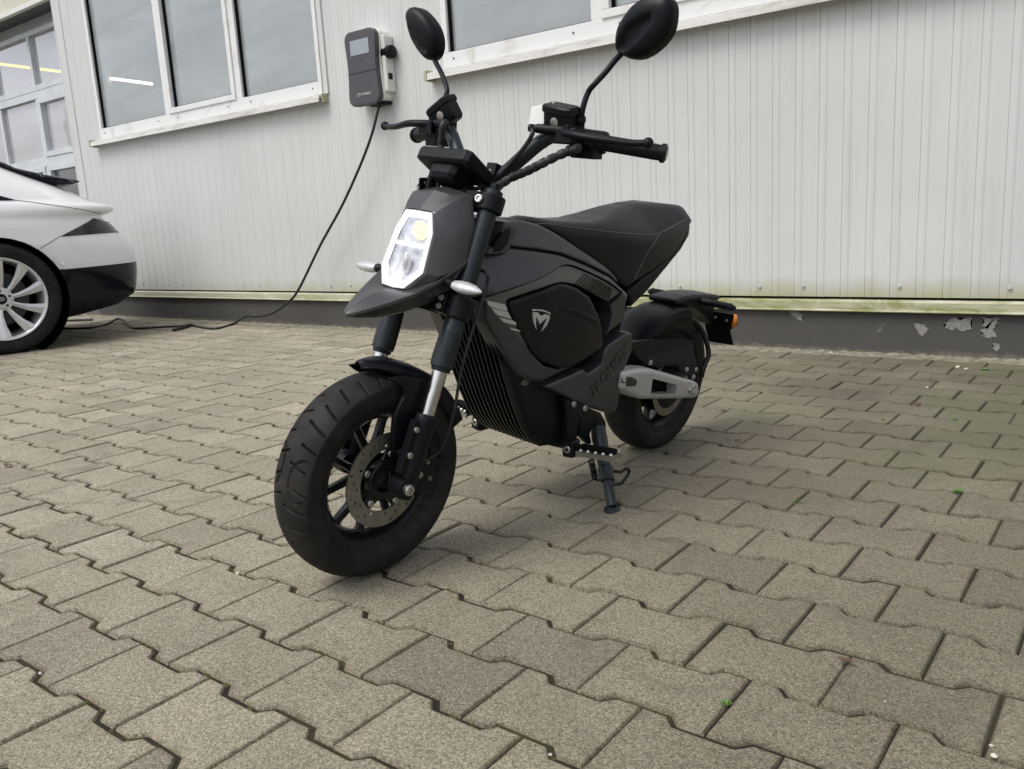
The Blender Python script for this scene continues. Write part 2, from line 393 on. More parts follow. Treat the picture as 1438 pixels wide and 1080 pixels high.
def sheet(outline, h, r, holes=()):
    if area2(outline) < 0: outline = outline[::-1]
    ol = resample(outline, h); pts = list(ol); edges = [(i, (i + 1) % len(ol)) for i in range(len(ol))]
    for hl in holes:
        hr = resample(hl, h); b0 = len(pts); pts += hr; edges += [(b0 + i, b0 + (i + 1) % len(hr)) for i in range(len(hr))]
    nb = len(pts)
    if r > 0:
        for off in (r * .08, r * .3, r * .6, r):
            last = None
            for i in range(len(ol)):
                a, b = Vector(ol[i - 1]), Vector(ol[(i + 1) % len(ol)]); t = (b - a)
                if t.length < 1e-7: continue
                t.normalize(); p = (ol[i][0] - t.y * off, ol[i][1] + t.x * off)
                if last and (p[0] - last[0]) ** 2 + (p[1] - last[1]) ** 2 < (min(h * .5, off)) ** 2: continue
                if inside(p, ol) and pdist(p, ol) > off * .93: pts.append(p); last = p
    xs = [p[0] for p in ol]; zs = [p[1] for p in ol]; j = 0; z = min(zs) + h / 2
    while z < max(zs):
        x = min(xs) + (h / 2 if j % 2 else 0)
        while x < max(xs):
            if inside((x, z), ol) and pdist((x, z), ol) > r + h * .45: pts.append((x, z))
            x += h
        z += h * .87; j += 1
    vo, eo, fo, *_ = geometry.delaunay_2d_cdt([Vector(p) for p in pts], edges, [], 1, 1e-6)
    vo = [(v[0], v[1]) for v in vo]
    fo = [f for f in fo if not any(inside((sum(vo[i][0] for i in f) / 3, sum(vo[i][1] for i in f) / 3), hl) for hl in holes)]
    return vo, fo, ol
def pillow(outline, wf, r=.02, h=.018, drop=None, back=None, sym=False, holes=(), bm=None, side=1):
    """solid whose +y face bulges over the outline in x,z; sym mirrors it about y=0, otherwise closed at y=back"""
    bm = bm or BM(); drop = r if drop is None else drop
    vo, fo, ol = sheet(outline, h, r, holes)
    wfun = wf if callable(wf) else (lambda x, z: wf)
    def Y(p):
        d = pdist(p, ol); y = wfun(*p)
        if r > 0 and d < r: y -= drop * (1 - sqrt(max(0, 1 - (1 - d / r) ** 2)))
        return y
    ys = [Y(p) for p in vo]
    A = [bm.verts.new((p[0], side * y, p[1])) for p, y in zip(vo, ys)]
    if sym: B_ = [bm.verts.new((p[0], -y, p[1])) for p, y in zip(vo, ys)]
    else: B_ = [bm.verts.new((p[0], side * (back if not callable(back) else back(*p)), p[1])) for p in vo]
    cnt = {}
    for f in fo:
        a = (vo[f[1]][0] - vo[f[0]][0]) * (vo[f[2]][1] - vo[f[0]][1]) - (vo[f[2]][0] - vo[f[0]][0]) * (vo[f[1]][1] - vo[f[0]][1])
        f = list(f) if (a < 0) == (side > 0) else list(f)[::-1]
        bm.faces.new([A[i] for i in f]); bm.faces.new([B_[i] for i in f[::-1]])
        for i in range(3):
            e = (f[i], f[(i + 1) % 3]); cnt[e] = 1
    for (i, j) in list(cnt):
        if (j, i) not in cnt: bm.faces.new((A[j], A[i], B_[i], B_[j]))
    return bm
def plate(pts, normal, th, bm=None):
    """planar polygon of 3-D points, given thickness along normal"""
    bm = bm or BM(); n = Vector(normal).normalized() * th
    a = [bm.verts.new(Vector(p)) for p in pts]; b = [bm.verts.new(Vector(p) + n) for p in pts]
    bm.faces.new(a); bm.faces.new(b[::-1])
    for i in range(len(a)): bm.faces.new((a[i - 1], b[i - 1], b[i], a[i]))
    bmesh.ops.recalc_face_normals(bm, faces=bm.faces); return bm
def loft(bm, rings, caps=True, closed=True):
    R_ = [[bm.verts.new(Vector(p)) for p in r] for r in rings]; n = len(R_[0])
    for a, b in zip(R_, R_[1:]):
        for k in range(n if closed else n - 1): bm.faces.new((a[k], a[(k + 1) % n], b[(k + 1) % n], b[k]))
    if caps: bm.faces.new(R_[0][::-1]); bm.faces.new(R_[-1])
    bmesh.ops.recalc_face_normals(bm, faces=bm.faces); return bm
def text_bm(s, size, origin, xdir, ydir, th=.001, squeeze=1.0, shear=0.0, bold=0.0):
    cu = bpy.data.curves.new('lettering', 'FONT'); cu.body = s; cu.size = size; cu.extrude = th / 2; cu.shear = shear; cu.offset = bold
    cu.align_x = 'CENTER'; cu.align_y = 'CENTER'
    o = bpy.data.objects.new('lettering', cu); col.objects.link(o)
    dg = bpy.context.evaluated_depsgraph_get(); me = bpy.data.meshes.new_from_object(o.evaluated_get(dg))
    bm = BM(); bm.from_mesh(me); bpy.data.objects.remove(o); bpy.data.curves.remove(cu); bpy.data.meshes.remove(me)
    X = Vector(xdir).normalized() * squeeze; Yv = Vector(ydir).normalized(); Z = Vector(xdir).cross(Yv).normalized()
    m_ = Matrix(((X.x, Yv.x, Z.x, origin[0]), (X.y, Yv.y, Z.y, origin[1]), (X.z, Yv.z, Z.z, origin[2]), (0, 0, 0, 1)))
    bmesh.ops.transform(bm, matrix=m_, verts=bm.verts); return bm
def mirror_bm(bm):
    bmesh.ops.scale(bm, vec=(1, -1, 1), verts=bm.verts); bmesh.ops.reverse_faces(bm, faces=bm.faces); return bm

# ================================================================== SETTING
YW = 3.346
bm = BM(); bmesh.ops.create_grid(bm, x_segments=2, y_segments=2, size=200)
g = link('ground', bm, 'earth', smooth=0); g.location.z = -.06; tag(g, 'brown earth and asphalt beyond the paving', 'ground', kind='structure')
bm = BM(); bx(bm, -15, 8, -7, YW, -.05, -.0052)
j = link('paving_joints', bm, 'joint', smooth=0); tag(j, 'dark mossy soil filling the joints of the paving', 'ground', kind='structure')
# interlocking double-T stones
PP, WW, AA = 0.2, 0.14317, 0.0096
gap = .0019
def stone_outline():
    a, P_, W_ = AA, PP, WW
    xs = [0, .041, .058, .142, .159, .2]
    bot = [(x, y) for x, y in zip(xs, (-a, -a, a, a, -a, -a))]
    top = [(x, W_ - y) for x, y in reversed(bot)]
    return bot + top
def inset(poly, d):
    out = []; n = len(poly)
    for i in range(n):
        p0, p1, p2 = (Vector(poly[(i + k) % n]) for k in (-1, 0, 1))
        e1 = (p1 - p0).normalized(); e2 = (p2 - p1).normalized()
        n1 = Vector((-e1.y, e1.x)); n2 = Vector((-e2.y, e2.x)); m_ = (n1 + n2); m_ = m_ / m_.length_squared * 2
        out.append(tuple(p1 + m_ * d))
    return out
base_o = stone_outline()
lv = [(gap, -.03), (gap, -.0055), (gap + .0012, -.0022), (gap + .0032, 0), (gap + .0095, .0002)]
L = [(inset(base_o, d), z) for d, z in lv]
verts, faces, tones, rims = [], [], [], []
rs = random.Random(3)
for row in range(-42, 26):
    y0 = row * WW
    if y0 + WW > YW - .02 or y0 < -5: continue
    for ci in range(-66, 34):
        x0 = ci * PP + (PP / 2 if row % 2 else 0)
        tx, ty, dz = rs.gauss(0, .0055), rs.gauss(0, .0055), rs.gauss(0, .0009); rz = rs.gauss(0, .0025)
        dx, dy = rs.gauss(0, .0008), rs.gauss(0, .0004); tone = min(1, max(0, rs.gauss(.5, .2)))
        b = len(verts); n = 12; li = -1
        for poly, z in L:
            li += 1
            for (px_, py_) in poly:
                u_, v_ = (px_ - .1) * 1.009, (py_ - WW / 2) * .975; rims.append(0 if li == 4 else 1)
                verts.append((x0 + .1 + u_ - rz * v_ + dx, y0 + WW / 2 + v_ + rz * u_ + dy, z + tx * u_ + ty * v_ + dz)); tones.append(tone)
        for k in range(4):
            for i in range(n):
                i2 = (i + 1) % n; faces.append((b + k * n + i, b + k * n + i2, b + (k + 1) * n + i2, b + (k + 1) * n + i))
        t = b + 4 * n
        faces += [(t, t + 1, t + 10, t + 11), (t + 1, t + 2, t + 9, t + 10), (t + 2, t + 3, t + 8, t + 9), (t + 3, t + 4, t + 7, t + 8), (t + 4, t + 5, t + 6, t + 7)]
me = bpy.data.meshes.new('paving'); me.from_pydata(verts, [], faces); me.update()
at = me.attributes.new('tone', 'FLOAT', 'POINT'); at.data.foreach_set('value', tones)
at = me.attributes.new('rim', 'FLOAT', 'POINT'); at.data.foreach_set('value', rims)
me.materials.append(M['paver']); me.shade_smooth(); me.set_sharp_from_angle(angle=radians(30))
pv = bpy.data.objects.new('paving', me); col.objects.link(pv); tag(pv, 'weathered interlocking concrete paving stones of the yard', 'paving', kind='structure')

# moss cushions growing in the joints
bm = BM(); rm = random.Random(11)
def patchy(x, y): return sin(x * 2.3 + 1.7 * sin(y * 1.9)) * sin(y * 3.1 + 1.3 * sin(x * 2.7)) + .35 * sin(x * 9 + y * 7)
for _ in range(9000):
    row = rm.randint(-9, 23); xm = rm.uniform(-5.5, 2.2); ym = row * WW
    pr_ = .75 if xm < -.1 and ym > .1 else (.42 if xm < .4 else .22)
    if patchy(xm, ym) < .62 - pr_ * 1.15 or rm.random() > pr_: continue
    ph = (xm / PP) % 1; ph = ph if row % 2 == 0 else (ph + .5) % 1
    dd = min(ph, 1 - ph); ym += -AA if dd < .205 else (AA if dd > .29 else AA * ((dd - .205) / .0425 - 1))
    s_ = rm.uniform(.0022, .0046); c_ = bm.verts.new((xm, ym, -.0022 + s_ * rm.uniform(.4, .9))); rg = []
    for k in range(6):
        a_ = k * pi / 3; q_ = s_ * rm.uniform(.8, 1.3); rg.append(bm.verts.new((xm + q_ * 2.1 * cos(a_), ym + q_ * .8 * sin(a_), -.0048)))
    for k in range(6): bm.faces.new((c_, rg[k], rg[(k + 1) % 6]))
ms_ = link('joint_moss', bm, 'moss', smooth=60); tag(ms_, 'olive green and brown moss growing along the paving joints', 'moss', kind='stuff')

# ---- the clad hall wall
hall = empty('industrial_hall', (-2.3, YW, 0)); tag(hall, 'industrial hall with pale grey ribbed metal cladding behind the motorcycle', 'building')
def hl(name, bm, mat, parent=hall, **k):
    bmesh.ops.translate(bm, vec=(2.3, -YW, 0), verts=bm.verts) if parent is hall else None
    o = link(name, bm, mat, None, **k); o.parent = parent; return o
XR, XL = 4.2, -6.484
ZB, ZT = .2525, 4.3
W1 = (-5.955, -3.075, 1.565, 2.95); W2 = (-2.02, 1.95, 1.575, 2.95)
def cladding(bm, xa, xb, z0, z1):
    """ribbed sheet: raised narrow strip with soft flanks every 0.1026 m"""
    p = .1026; x_first = .9165
    k0 = int((xa - x_first) / p) - 1; pts = []
    for k in range(k0, int((xb - x_first) / p) + 2):
        x = x_first + k * p
        pts += [(x - .0016, 0), (x - .0005, .0026), (x + .0009, .002), (x + .0025, -.0024), (x + .0045, -.003), (x + .026, -.003), (x + .0285, -.0028), (x + .0325, 0), (x + .036, .0002)]
    pts = [q for q in pts if xa <= q[0] <= xb]; pts = [(xa, 0)] + pts + [(xb, 0)]
    for i in range(len(pts) - 1):
        (xa_, ya_), (xb_, yb_) = pts[i], pts[i + 1]
        bm.faces.new([bm.verts.new(v) for v in ((xa_, YW + ya_, z0), (xb_, YW + yb_, z0), (xb_, YW + yb_, z1), (xa_, YW + ya_, z1))])
bm = BM()
cladding(bm, XL + .12, XR, ZB, 1.5)
cladding(bm, W1[1] + .02, W2[0] - .06, 1.5, ZT); cladding(bm, W2[1] + .02, XR, 1.5, ZT)
cladding(bm, XL + .12, W1[0] - .1, 1.5, ZT)
cladding(bm, W1[0] - .1, W1[1] + .02, 2.95, ZT); cladding(bm, W2[0] - .06, W2[1] + .02, 2.95, ZT)
bmesh.ops.remove_doubles(bm, verts=bm.verts, dist=.00005)
bmesh.ops.recalc_face_normals(bm, faces=bm.faces)
hl('wall_cladding', bm, 'clad', smooth=50)
# backing, closed behind
bm = BM(); bx(bm, XL + .01, XR, YW + .055, YW + .09, ZB, 1.5); bx(bm, XL + .01, XR, YW + .055, YW + .09, 2.96, ZT)
bx(bm, XL + .01, W1[0], YW + .055, YW + .09, 1.5, 2.96); bx(bm, W1[1], W2[0], YW + .055, YW + .09, 1.5, 2.96); bx(bm, W2[1], XR, YW + .055, YW + .09, 1.5, 2.96)
hl('inner_wall', bm, 'soffit', smooth=0)
bm = BM(); bx(bm, XL + .01, XR, YW + .006, YW + .054, .243, .30); hl('shadow_gap_strip', bm, 'black', smooth=0)
bm = BM(); bx(bm, XL, XL + .125, YW - .009, YW + .05, ZB, ZT); bx(bm, XL, XL + .012, YW + .052, YW + 1.02, 0, ZT)
hl('corner_trim', bm, 'clad', smooth=0, bevel=.002)
bm = BM(); bx(bm, XL - .004, XL + .003, YW - .0115, YW + .01, ZB, ZT)
hl('corner_edge_strip', bm, 'whitep', smooth=0)
bm = BM()
prof = [(YW + .03, .2425), (YW - .012, .2405), (YW - .0185, .232), (YW - .0195, .2), (YW - .024, .193), (YW - .022, .1895), (YW - .0165, .1985), (YW - .0155, .23), (YW + .03, .236)]
xs_ = [XL + i * (XR - XL) / 6 for i in range(7)]
rings = [[(x, y, z) for y, z in prof] for x in xs_]
loft(bm, rings)
hl('drip_flashing', bm, 'flash', smooth=30)
bm = BM(); bx(bm, XL + .01, XR, YW + .004, YW + .05, .0, .236)
hl('plinth', bm, 'plinth', smooth=0)
# peeled paint patches
def jag(poly, n=5, amp=.006, seed=1):
    r_ = random.Random(seed); out = []
    for i in range(len(poly)):
        a, b = Vector(poly[i]), Vector(poly[(i + 1) % len(poly)])
        for k in range(n):
            p = a + (b - a) * k / n; out.append((p.x + r_.gauss(0, amp), p.y + r_.gauss(0, amp)))
    return out
peels = [[(-0.029,0.184),(0.009,0.184),(0.035,0.165),(0.032,0.14),(0.009,0.147),(-0.008,0.154)], [(0.497,0.146),(0.521,0.145),(0.558,0.123),(0.551,0.096),(0.528,0.091),(0.517,0.115)],
         [(0.626,0.156),(0.652,0.171),(0.722,0.173),(0.723,0.123),(0.681,0.123),(0.628,0.125)], [(0.758,0.17),(0.816,0.174),(0.817,0.156),(0.803,0.137),(0.811,0.099),(0.798,0.091),(0.761,0.1),(0.755,0.117),(0.774,0.137)],
         [(0.798,0.071),(0.821,0.072),(0.825,0.046),(0.808,0.039)]]
for i, pl in enumerate(peels):
    bm = BM(); q = jag(pl, 5, .0035, i); f = [bm.verts.new((x, YW + .0028, z)) for x, z in q]; bm.faces.new(f); 
    bmesh.ops.triangulate(bm, faces=bm.faces); bmesh.ops.recalc_face_normals(bm, faces=bm.faces)
    hl('peeled_paint_patch', bm, 'bare', smooth=0)
# screws
scr = [(-0.578,0.297),(-0.169,0.296),(0.035,0.299),(0.443,0.299),(0.851,0.295)] + [(-5.629,0.304),(-5.223,0.3),(-5.024,0.3),(-4.616,0.298),(-4.208,0.296),(-4.004,0.296),(-3.601,0.296),(-3.196,0.292),(-2.997,0.296)]
for x, z in scr:
    bm = BM(); bolt(bm, (x, YW - .004, z), (0, -1, 0), .0065, .006)
    hl('screw', bm, 'facade', smooth=30)
rg_ = random.Random(5); bm = BM(); n_ = 900; fr_, bk_, md_ = [], [], []
for i in range(n_ + 1):
    x = XL - .3 + (XR - XL + .3) * i / n_; w_ = .047 + .012 * sin(x * 3.1) + rg_.uniform(-.006, .006)
    fr_.append(bm.verts.new((x, YW - w_, -.004))); md_.append(bm.verts.new((x, YW - w_ * .45, .0015 + rg_.uniform(0, .005)))); bk_.append(bm.verts.new((x, YW + .006, .006 + rg_.uniform(0, .008))))
for i in range(n_):
    bm.faces.new((fr_[i], fr_[i + 1], md_[i + 1], md_[i])); bm.faces.new((md_[i], md_[i + 1], bk_[i + 1], bk_[i]))
sd = link('sand_strip', bm, 'sand', smooth=60); tag(sd, 'pale sand and moss crumbs gathered along the foot of the plinth', 'sand', kind='stuff')
# ---- windows
def quad(bm, x0, x1, y, z0, z1): bm.faces.new([bm.verts.new(p) for p in ((x0, y, z0), (x1, y, z0), (x1, y, z1), (x0, y, z1))])
def win(nm, x0, x1, z0, z1, mull, sash, seed=0, extra_sash_right=True):
    """mull: x of mullion centres; sash: indices of panes with an extra opening frame"""
    fr = BM(); yF = YW - .02; yB = YW + .045
    fw = .052
    hw = empty(nm, (x0, YW, z0)); hw.parent = hall; hw.matrix_parent_inverse = Matrix.Translation((2.3, -YW, 0))
    def lk(name, bm, mat, **k):
        bmesh.ops.translate(bm, vec=(-x0, -YW, -z0), verts=bm.verts); o = link(name, bm, mat, None, **k); o.parent = hw; return o
    bx(fr, x0, x1, yF, yB, z0, z0 + .085)                # bottom rail
    bx(fr, x0, x1, yF, yB, z1 - fw, z1)
    bx(fr, x0, x0 + .04, yF + .001, yB, z0 + .085, z1 - fw); bx(fr, x1 - .035, x1, yF + .001, yB, z0 + .085, z1 - fw)
    for m_ in mull: bx(fr, m_ - .035, m_ + .035, yF + .002, yB, z0 + .085, z1 - fw)
    lk('frame', fr, 'frame', smooth=0, bevel=.003)
    ed = [x0 + .04] + [v for m_ in mull for v in (m_ - .035, m_ + .035)] + [x1 - .035]
    for i in range(0, len(ed), 2):
        a, b = ed[i], ed[i + 1]; k = i // 2
        s0 = .0
        if k in sash:
            s0 = .04; sb = BM(); yy = yF - .010
            bx(sb, a - .004, b + .004, yy, yB - .01, z0 + .082, z0 + .082 + s0); bx(sb, a - .004, b + .004, yy, yB - .01, z1 - fw - s0, z1 - fw + .003)
            bx(sb, a - .004, a + s0, yy + .0005, yB - .01, z0 + .0825 + s0, z1 - fw - s0); bx(sb, b - s0, b + .004, yy + .0005, yB - .01, z0 + .0825 + s0, z1 - fw - s0)
            lk('opening_sash', sb, 'frame', smooth=0, bevel=.003)
        gb = BM(); quad(gb, a + s0 + .001, b - s0 - .001, YW + .018, z0 + .083 + s0, z1 - fw - s0)
        lk('pane', gb, 'glass', smooth=0)
        # dark gasket
        gk = BM(); q = .013; A, B_, Z0, Z1 = a + s0, b - s0, z0 + .084 + s0, z1 - fw - s0
        bx(gk, A, A + q, YW + .0, YW + .0175, Z0, Z1); bx(gk, B_ - q * .6, B_, YW + .0, YW + .0175, Z0, Z1); bx(gk, A + q, B_ - q * .6, YW + .0, YW + .0175, Z0, Z0 + q * .6)
        lk('gasket', gk, 'black', smooth=0)
        # pale inner reveal seen through the glass
        iv = BM(); bx(iv, a + s0 + .012, a + s0 + .05, YW + .06, YW + .1, z0 + .09, z1 - .06)
        lk('inner_frame', iv, 'whitep', smooth=0, bevel=.004)
        if k in sash:
            hb = BM(); tube(hb, [(a + .085, YW + .05, z0 + .2), (a + .085, YW + .035, z0 + .24), (a + .085, YW + .035, z0 + .34)], [.012, .014, .011], 10)
            lk('handle', hb, 'whitep')
    sb = BM()
    loft(sb, [[(x, y, z) for y, z in ((YW + .01, z0 - .001), (YW - .033, z0 - .004), (YW - .068, z0 - .014), (YW - .071, z0 - .05), (YW - .066, z0 - .05), (YW - .062, z0 - .022), (YW + .01, z0 - .02))] for x in (x0 - .09, x0 + .9, x1 - .9, x1 + .015)])
    lk('sill', sb, 'sill', smooth=25)
    eb = BM(); bx(eb, x0 - .112, x0 - .091, YW - .073, YW - .001, z0 - .055, z0 + .004); lk('sill_end_cap', eb, 'clad', smooth=0, bevel=.002)
    eb = BM(); bx(eb, x1 + .016, x1 + .03, YW - .05, YW - .001, z0 - .052, z0 + .001)
    lk('sill_end_cap', eb, 'clad', smooth=0, bevel=.002)
    for xx in [x0 + .08, x1 - .09] + [m_ + d for m_ in mull for d in (-.14, .13)]: 
        db = BM(); rod(db, (xx, yF - .0006, z0 + .047), (xx, yF - .003, z0 + .047), [(0, .006), (1, .005)], 10)
        lk('drain_cap', db, 'cargrey', smooth=0)
    return hw
win('window', W1[0], W1[1], W1[2] - .035, W1[3], [-4.885, -3.96], [1])
win('window', W2[0], W2[1], W2[2] - .045, W2[3], [-0.994, .62], [1])
# side trims of the windows
bm = BM(); bx(bm, W1[0] - .16, W1[0] - .002, YW - .012, YW + .03, 1.49, 2.95); hl('window_side_trim', bm, 'clad', smooth=0, bevel=.002)
bm = BM(); bx(bm, W1[1] + .002, W1[1] + .045, YW - .012, YW + .03, 1.53, 2.95); hl('window_side_trim', bm, 'clad', smooth=0, bevel=.002)
bm = BM(); bx(bm, W2[0] - .1, W2[0] - .002, YW - .012, YW + .03, 1.525, 2.95); hl('window_side_trim', bm, 'clad', smooth=0, bevel=.002)
# room behind
bm = BM(); bx(bm, XL + .05, XR, YW + 3.0, YW + 3.1, .2, 4.2); bx(bm, XL + .05, XR, YW + .1, YW + 3.0, 3.7, 3.75); bx(bm, XL + .05, XR, YW + .1, YW + 3, .2, .25)
hl('interior', bm, 'room', smooth=0)
t0 = [(-5.835,2.02)][0]; t1 = [(-5.905,3.839)][0]
bm = BM(); cyl(bm, (t0[0], 3.43, t0[1]), (t1[0], t1[1], t0[1]), .012, seg=10); hl('lamp_tube', bm, 'tube')  # glowing tube close behind the pane stands in for a lamp's reflection
bm = BM(); cyl(bm, (-3.9, YW + .6, 3.3), (-3.9, YW + 1.9, 3.3), .03, seg=10); hl('lamp_tube', bm, 'tube')

# ---- recessed glazed facade at far left
YF = 4.4; ze = 3.20
fac = empty('glazed_workshop', (-8.8, YF, 0)); tag(fac, 'recessed workshop front with grey framed windows at the left edge behind the white car', 'building')
def fl(name, bm, mat, **k):
    bmesh.ops.translate(bm, vec=(8.8, -YF, 0), verts=bm.verts); o = link(name, bm, mat, None, **k); o.parent = fac; return o
q = [(-10.071,3.048),(-9.276,3.032),(-9.158,3.033),(-8.635,3.033),(-10.287,2.519),(-9.356,2.493),(-9.244,2.499),(-8.624,2.485),(-10.325,2.425),(-8.628,2.406),(-10.346,2.372),(-8.629,2.337),(-9.315,2.343),(-9.382,1.623),(-9.385,2.216),(-9.224,2.332),(-9.26,1.698),(-8.647,1.685),(-10.315,1.643),(-8.63,1.602),(-10.402,2.235),(-9.431,2.221),(-10.424,1.708),(-9.477,1.695),(-9.241,1.547),(-8.628,1.541),(-8.625,1.21),(-10.011,3.196),(-8.62,3.203),(-9.276,3.032),(-9.358,1.621)]
# verticals: (x at mid height)
xA = (q[1][0] + q[5][0]) / 2; xB = q[3][0] + .02
zt = (q[0][1] + q[3][1]) / 2; zu = (q[4][1] + q[7][1]) / 2; zl = (q[10][1] + q[11][1]) / 2; zm = (q[16][1] + q[17][1]) / 2
bm = BM(); bx(bm, -13.5, -6.3, YF + .02, YF + .08, zt, ze + .019); bx(bm, -13.5, -6.3, YF + .02, YF + .08, 0, .35)
fl('facade_panel', bm, 'facade', smooth=0)
bm = BM(); yf0, yf1 = YF - .03, YF + .05
wd = 1.02
xs2 = [xA + .03 - wd * i for i in range(4)][::-1] + [xA + .03 + wd * i for i in range(1, 4)]
for x in xs2:
    bx(bm, x - .03, x + .03, yf0, yf1, zu + .001, zt - .001); bx(bm, x - .035, x + .035, yf0 + .002, yf1, .35, zl - .002)
bx(bm, -13.5, -6.3, yf0 - .004, yf1, zt - .0005, zt + .05)
bx(bm, -13.5, -6.3, yf0 - .004, yf1, zl, zu); bx(bm, -13.5, -6.3, yf0 - .008, yf0 - .005, (zl + zu) / 2 + .012, (zl + zu) / 2 + .024)
bx(bm, -13.5, -6.3, yf0 - .003, yf1, zm - .10, zm - .0); bx(bm, -13.5, -6.3, yf0 - .003, yf1, .8, .86)
fl('facade_frame', bm, 'facade', smooth=0, bevel=.004)
bm = BM()
for a, b in zip(xs2, xs2[1:]):
    for z0_, z1_ in ((zm + .001, zl - .003), (.87, zm - .101)):
        A, B_ = a + .036, b - .036; t = .06
        if abs(b - xs2[4]) < .01 or z0_ < 1.2:
            bx(bm, A, B_, yf0 - .012, yf1 - .01, z1_ - t, z1_); bx(bm, A, B_, yf0 - .012, yf1 - .01, z0_, z0_ + t)
            bx(bm, A, A + t, yf0 - .011, yf1 - .01, z0_ + t, z1_ - t); bx(bm, B_ - t, B_, yf0 - .011, yf1 - .01, z0_ + t, z1_ - t)
fl('facade_sash', bm, 'facade', smooth=0, bevel=.004)
for a, b in zip(xs2, xs2[1:]):
    bm = BM(); quad(bm, a + .031, b - .031, YF + .012, zu, zt); fl('pane', bm, 'glass2', smooth=0)
    bm = BM(); quad(bm, a + .037, b - .037, YF + .012, zm - .05, zl); fl('pane', bm, 'glass2', smooth=0)
    bm = BM(); quad(bm, a + .037, b - .037, YF + .012, .87, zm - .06); fl('pane', bm, 'glassdk', smooth=0)
# things standing on the inner sill behind the glass: crumpled grey covers
for (cx_, w_, h_, sd) in ((xs2[3] + .35, .36, .55, 1), (xs2[4] + .42, .3, .48, 2)):
    bm = BM(); sphere(bm, (cx_, YF + .3, zm + h_ * .35), 1, (w_, .15, h_), 14, 10); r_ = random.Random(sd)
    for v in bm.verts: v.co += Vector((r_.gauss(0, .03), r_.gauss(0, .02), r_.gauss(0, .04)))
    fl('covered_machine', bm, 'soffit', smooth=30)
bm = BM(); bx(bm, -13.5, -6.6, YF + 2.6, YF + 2.7, 0, 4.3); bx(bm, -13.5, -6.6, YF + .1, YF + 2.6, 4.2, 4.25); fl('interior', bm, 'room', smooth=0)
bm = BM(); cyl(bm, (-10.715, 4.52, 2.987), (-10.865, 5.6, 2.987), .017, seg=10); fl('lamp_tube', bm, 'tubey')
# eave over it
ze = 3.20
bm = BM(); bx(bm, -13.5, XL - .02, 4.139, 4.18, ze, ze + .6); fl('eave_fascia', bm, 'cream', smooth=0, bevel=.006)
bm = BM(); bx(bm, -13.5, XL - .02, 4.119, 4.137, ze - .001, ze + .045); fl('eave_drip_edge', bm, 'whitep', smooth=0, bevel=.002)
bm = BM(); bx(bm, -13.5, XL - .02, 4.181, YF + .1, ze + .02, ze + .07); bx(bm, -13.5, XL - .02, YF + .085, YF + .13, zt + .26, ze + .6); fl('eave_soffit', bm, 'soffit', smooth=0)

# ---- charging station
CY = YW - .12
cx0 = -2.59
ch = empty('charging_station', (cx0, YW, 1.40)); tag(ch, 'grey and white wall box charger with small screen on the wall between the windows', 'charger')
def cl_(name, bm, mat, parent=ch, **k):
    bmesh.ops.translate(bm, vec=(-cx0, -YW, -1.40), verts=bm.verts); o = link(name, bm, mat, None, **k); o.parent = parent; return o
# front cover: waisted rounded slab
def cover(gr=0.0, n=40):
    out = []
    H, Wd = .431, .268; zc = 1.612
    cs = [(Wd / 2, H / 2, 1, 1), (-Wd / 2, H / 2, -1, 1), (-Wd / 2, -H / 2, -1, -1), (Wd / 2, -H / 2, 1, -1)]
    r_ = .052
    pts = []
    for (x, z, sx, sz), a0 in zip(cs, (0, 90, 180, 270)):
        for k in range(7):
            a = radians(a0 + 90 * k / 6); pts.append((x - sx * r_ + r_ * cos(a), z - sz * r_ + r_ * sin(a)))
    pts = resample(pts, .02)
    for x, z in pts:
        wst = .012 * cos(pi * max(-1, min(1, z / (H / 2)))) * .5 + .006
        x2 = x - math.copysign(wst, x) * (abs(x) / (Wd / 2)); out.append((cx0 + x2 * (1 - gr / .13), zc + z * (1 - gr / .21)))
    return out
bm = BM(); pillow([(x, z) for x, z in cover()], .118, .006, .02, None, .082, bm=bm)
for v in bm.verts: v.co.y = YW - v.co.y
bmesh.ops.reverse_faces(bm, faces=bm.faces)
body = cl_('front_cover', bm, 'grey', smooth=30)
bm = BM(); pillow([(x, z) for x, z in cover(.006)], .0825, .004, .03, None, .0, bm=bm)
for v in bm.verts: v.co.y = YW - v.co.y; v.co.x += .012 if v.co.x > cx0 else 0; v.co.z += .004
bmesh.ops.reverse_faces(bm, faces=bm.faces)
cl_('white_housing', bm, 'whitep', smooth=30)
yc = YW - .118
bm = BM(); bx(bm, -2.672, -2.512, yc - .0022, yc + .001, 1.688, 1.774); cl_('screen', bm, 'screen', body, smooth=0, bevel=.001)
bm = BM(); bx(bm, -2.712, -2.468, yc - .0008, yc + .002, 1.585, 1.588); cl_('cover_seam', bm, 'black', body, smooth=0)
bm = BM()
for a, b in (((-2.607, 1.668), (-2.592, 1.648)), ((-2.578, 1.668), (-2.592, 1.648)), ((-2.592, 1.648), (-2.592, 1.63)), ((-2.6, 1.64), (-2.585, 1.628))):
    cyl(bm, (a[0], yc - .0006, a[1]), (b[0], yc - .0006, b[1]), .0012, seg=6)
cl_('touch_symbol', bm, 'band', body)
bm = text_bm('HYUNDAI', .019, (-2.572, yc - .0012, 1.461), (1, 0, .0), (0, 0, 1), .001, 1.0, 0, .0004)
cl_('lettering', bm, 'stripe', body, smooth=0)
bm = BM()
ring = [(-2.633 + .0135 * cos(a), yc - .001, 1.461 + .0088 * sin(a)) for a in [2 * pi * k / 20 for k in range(21)]]
tube(bm, ring, .0014, 6, 0); 
for a, b in (((-2.6395, 1.4555), (-2.6355, 1.4665)), ((-2.630, 1.4555), (-2.6265, 1.4665)), ((-2.638, 1.4602), (-2.628, 1.4622))): cyl(bm, (a[0], yc - .001, a[1]), (b[0], yc - .001, b[1]), .0013, seg=6)
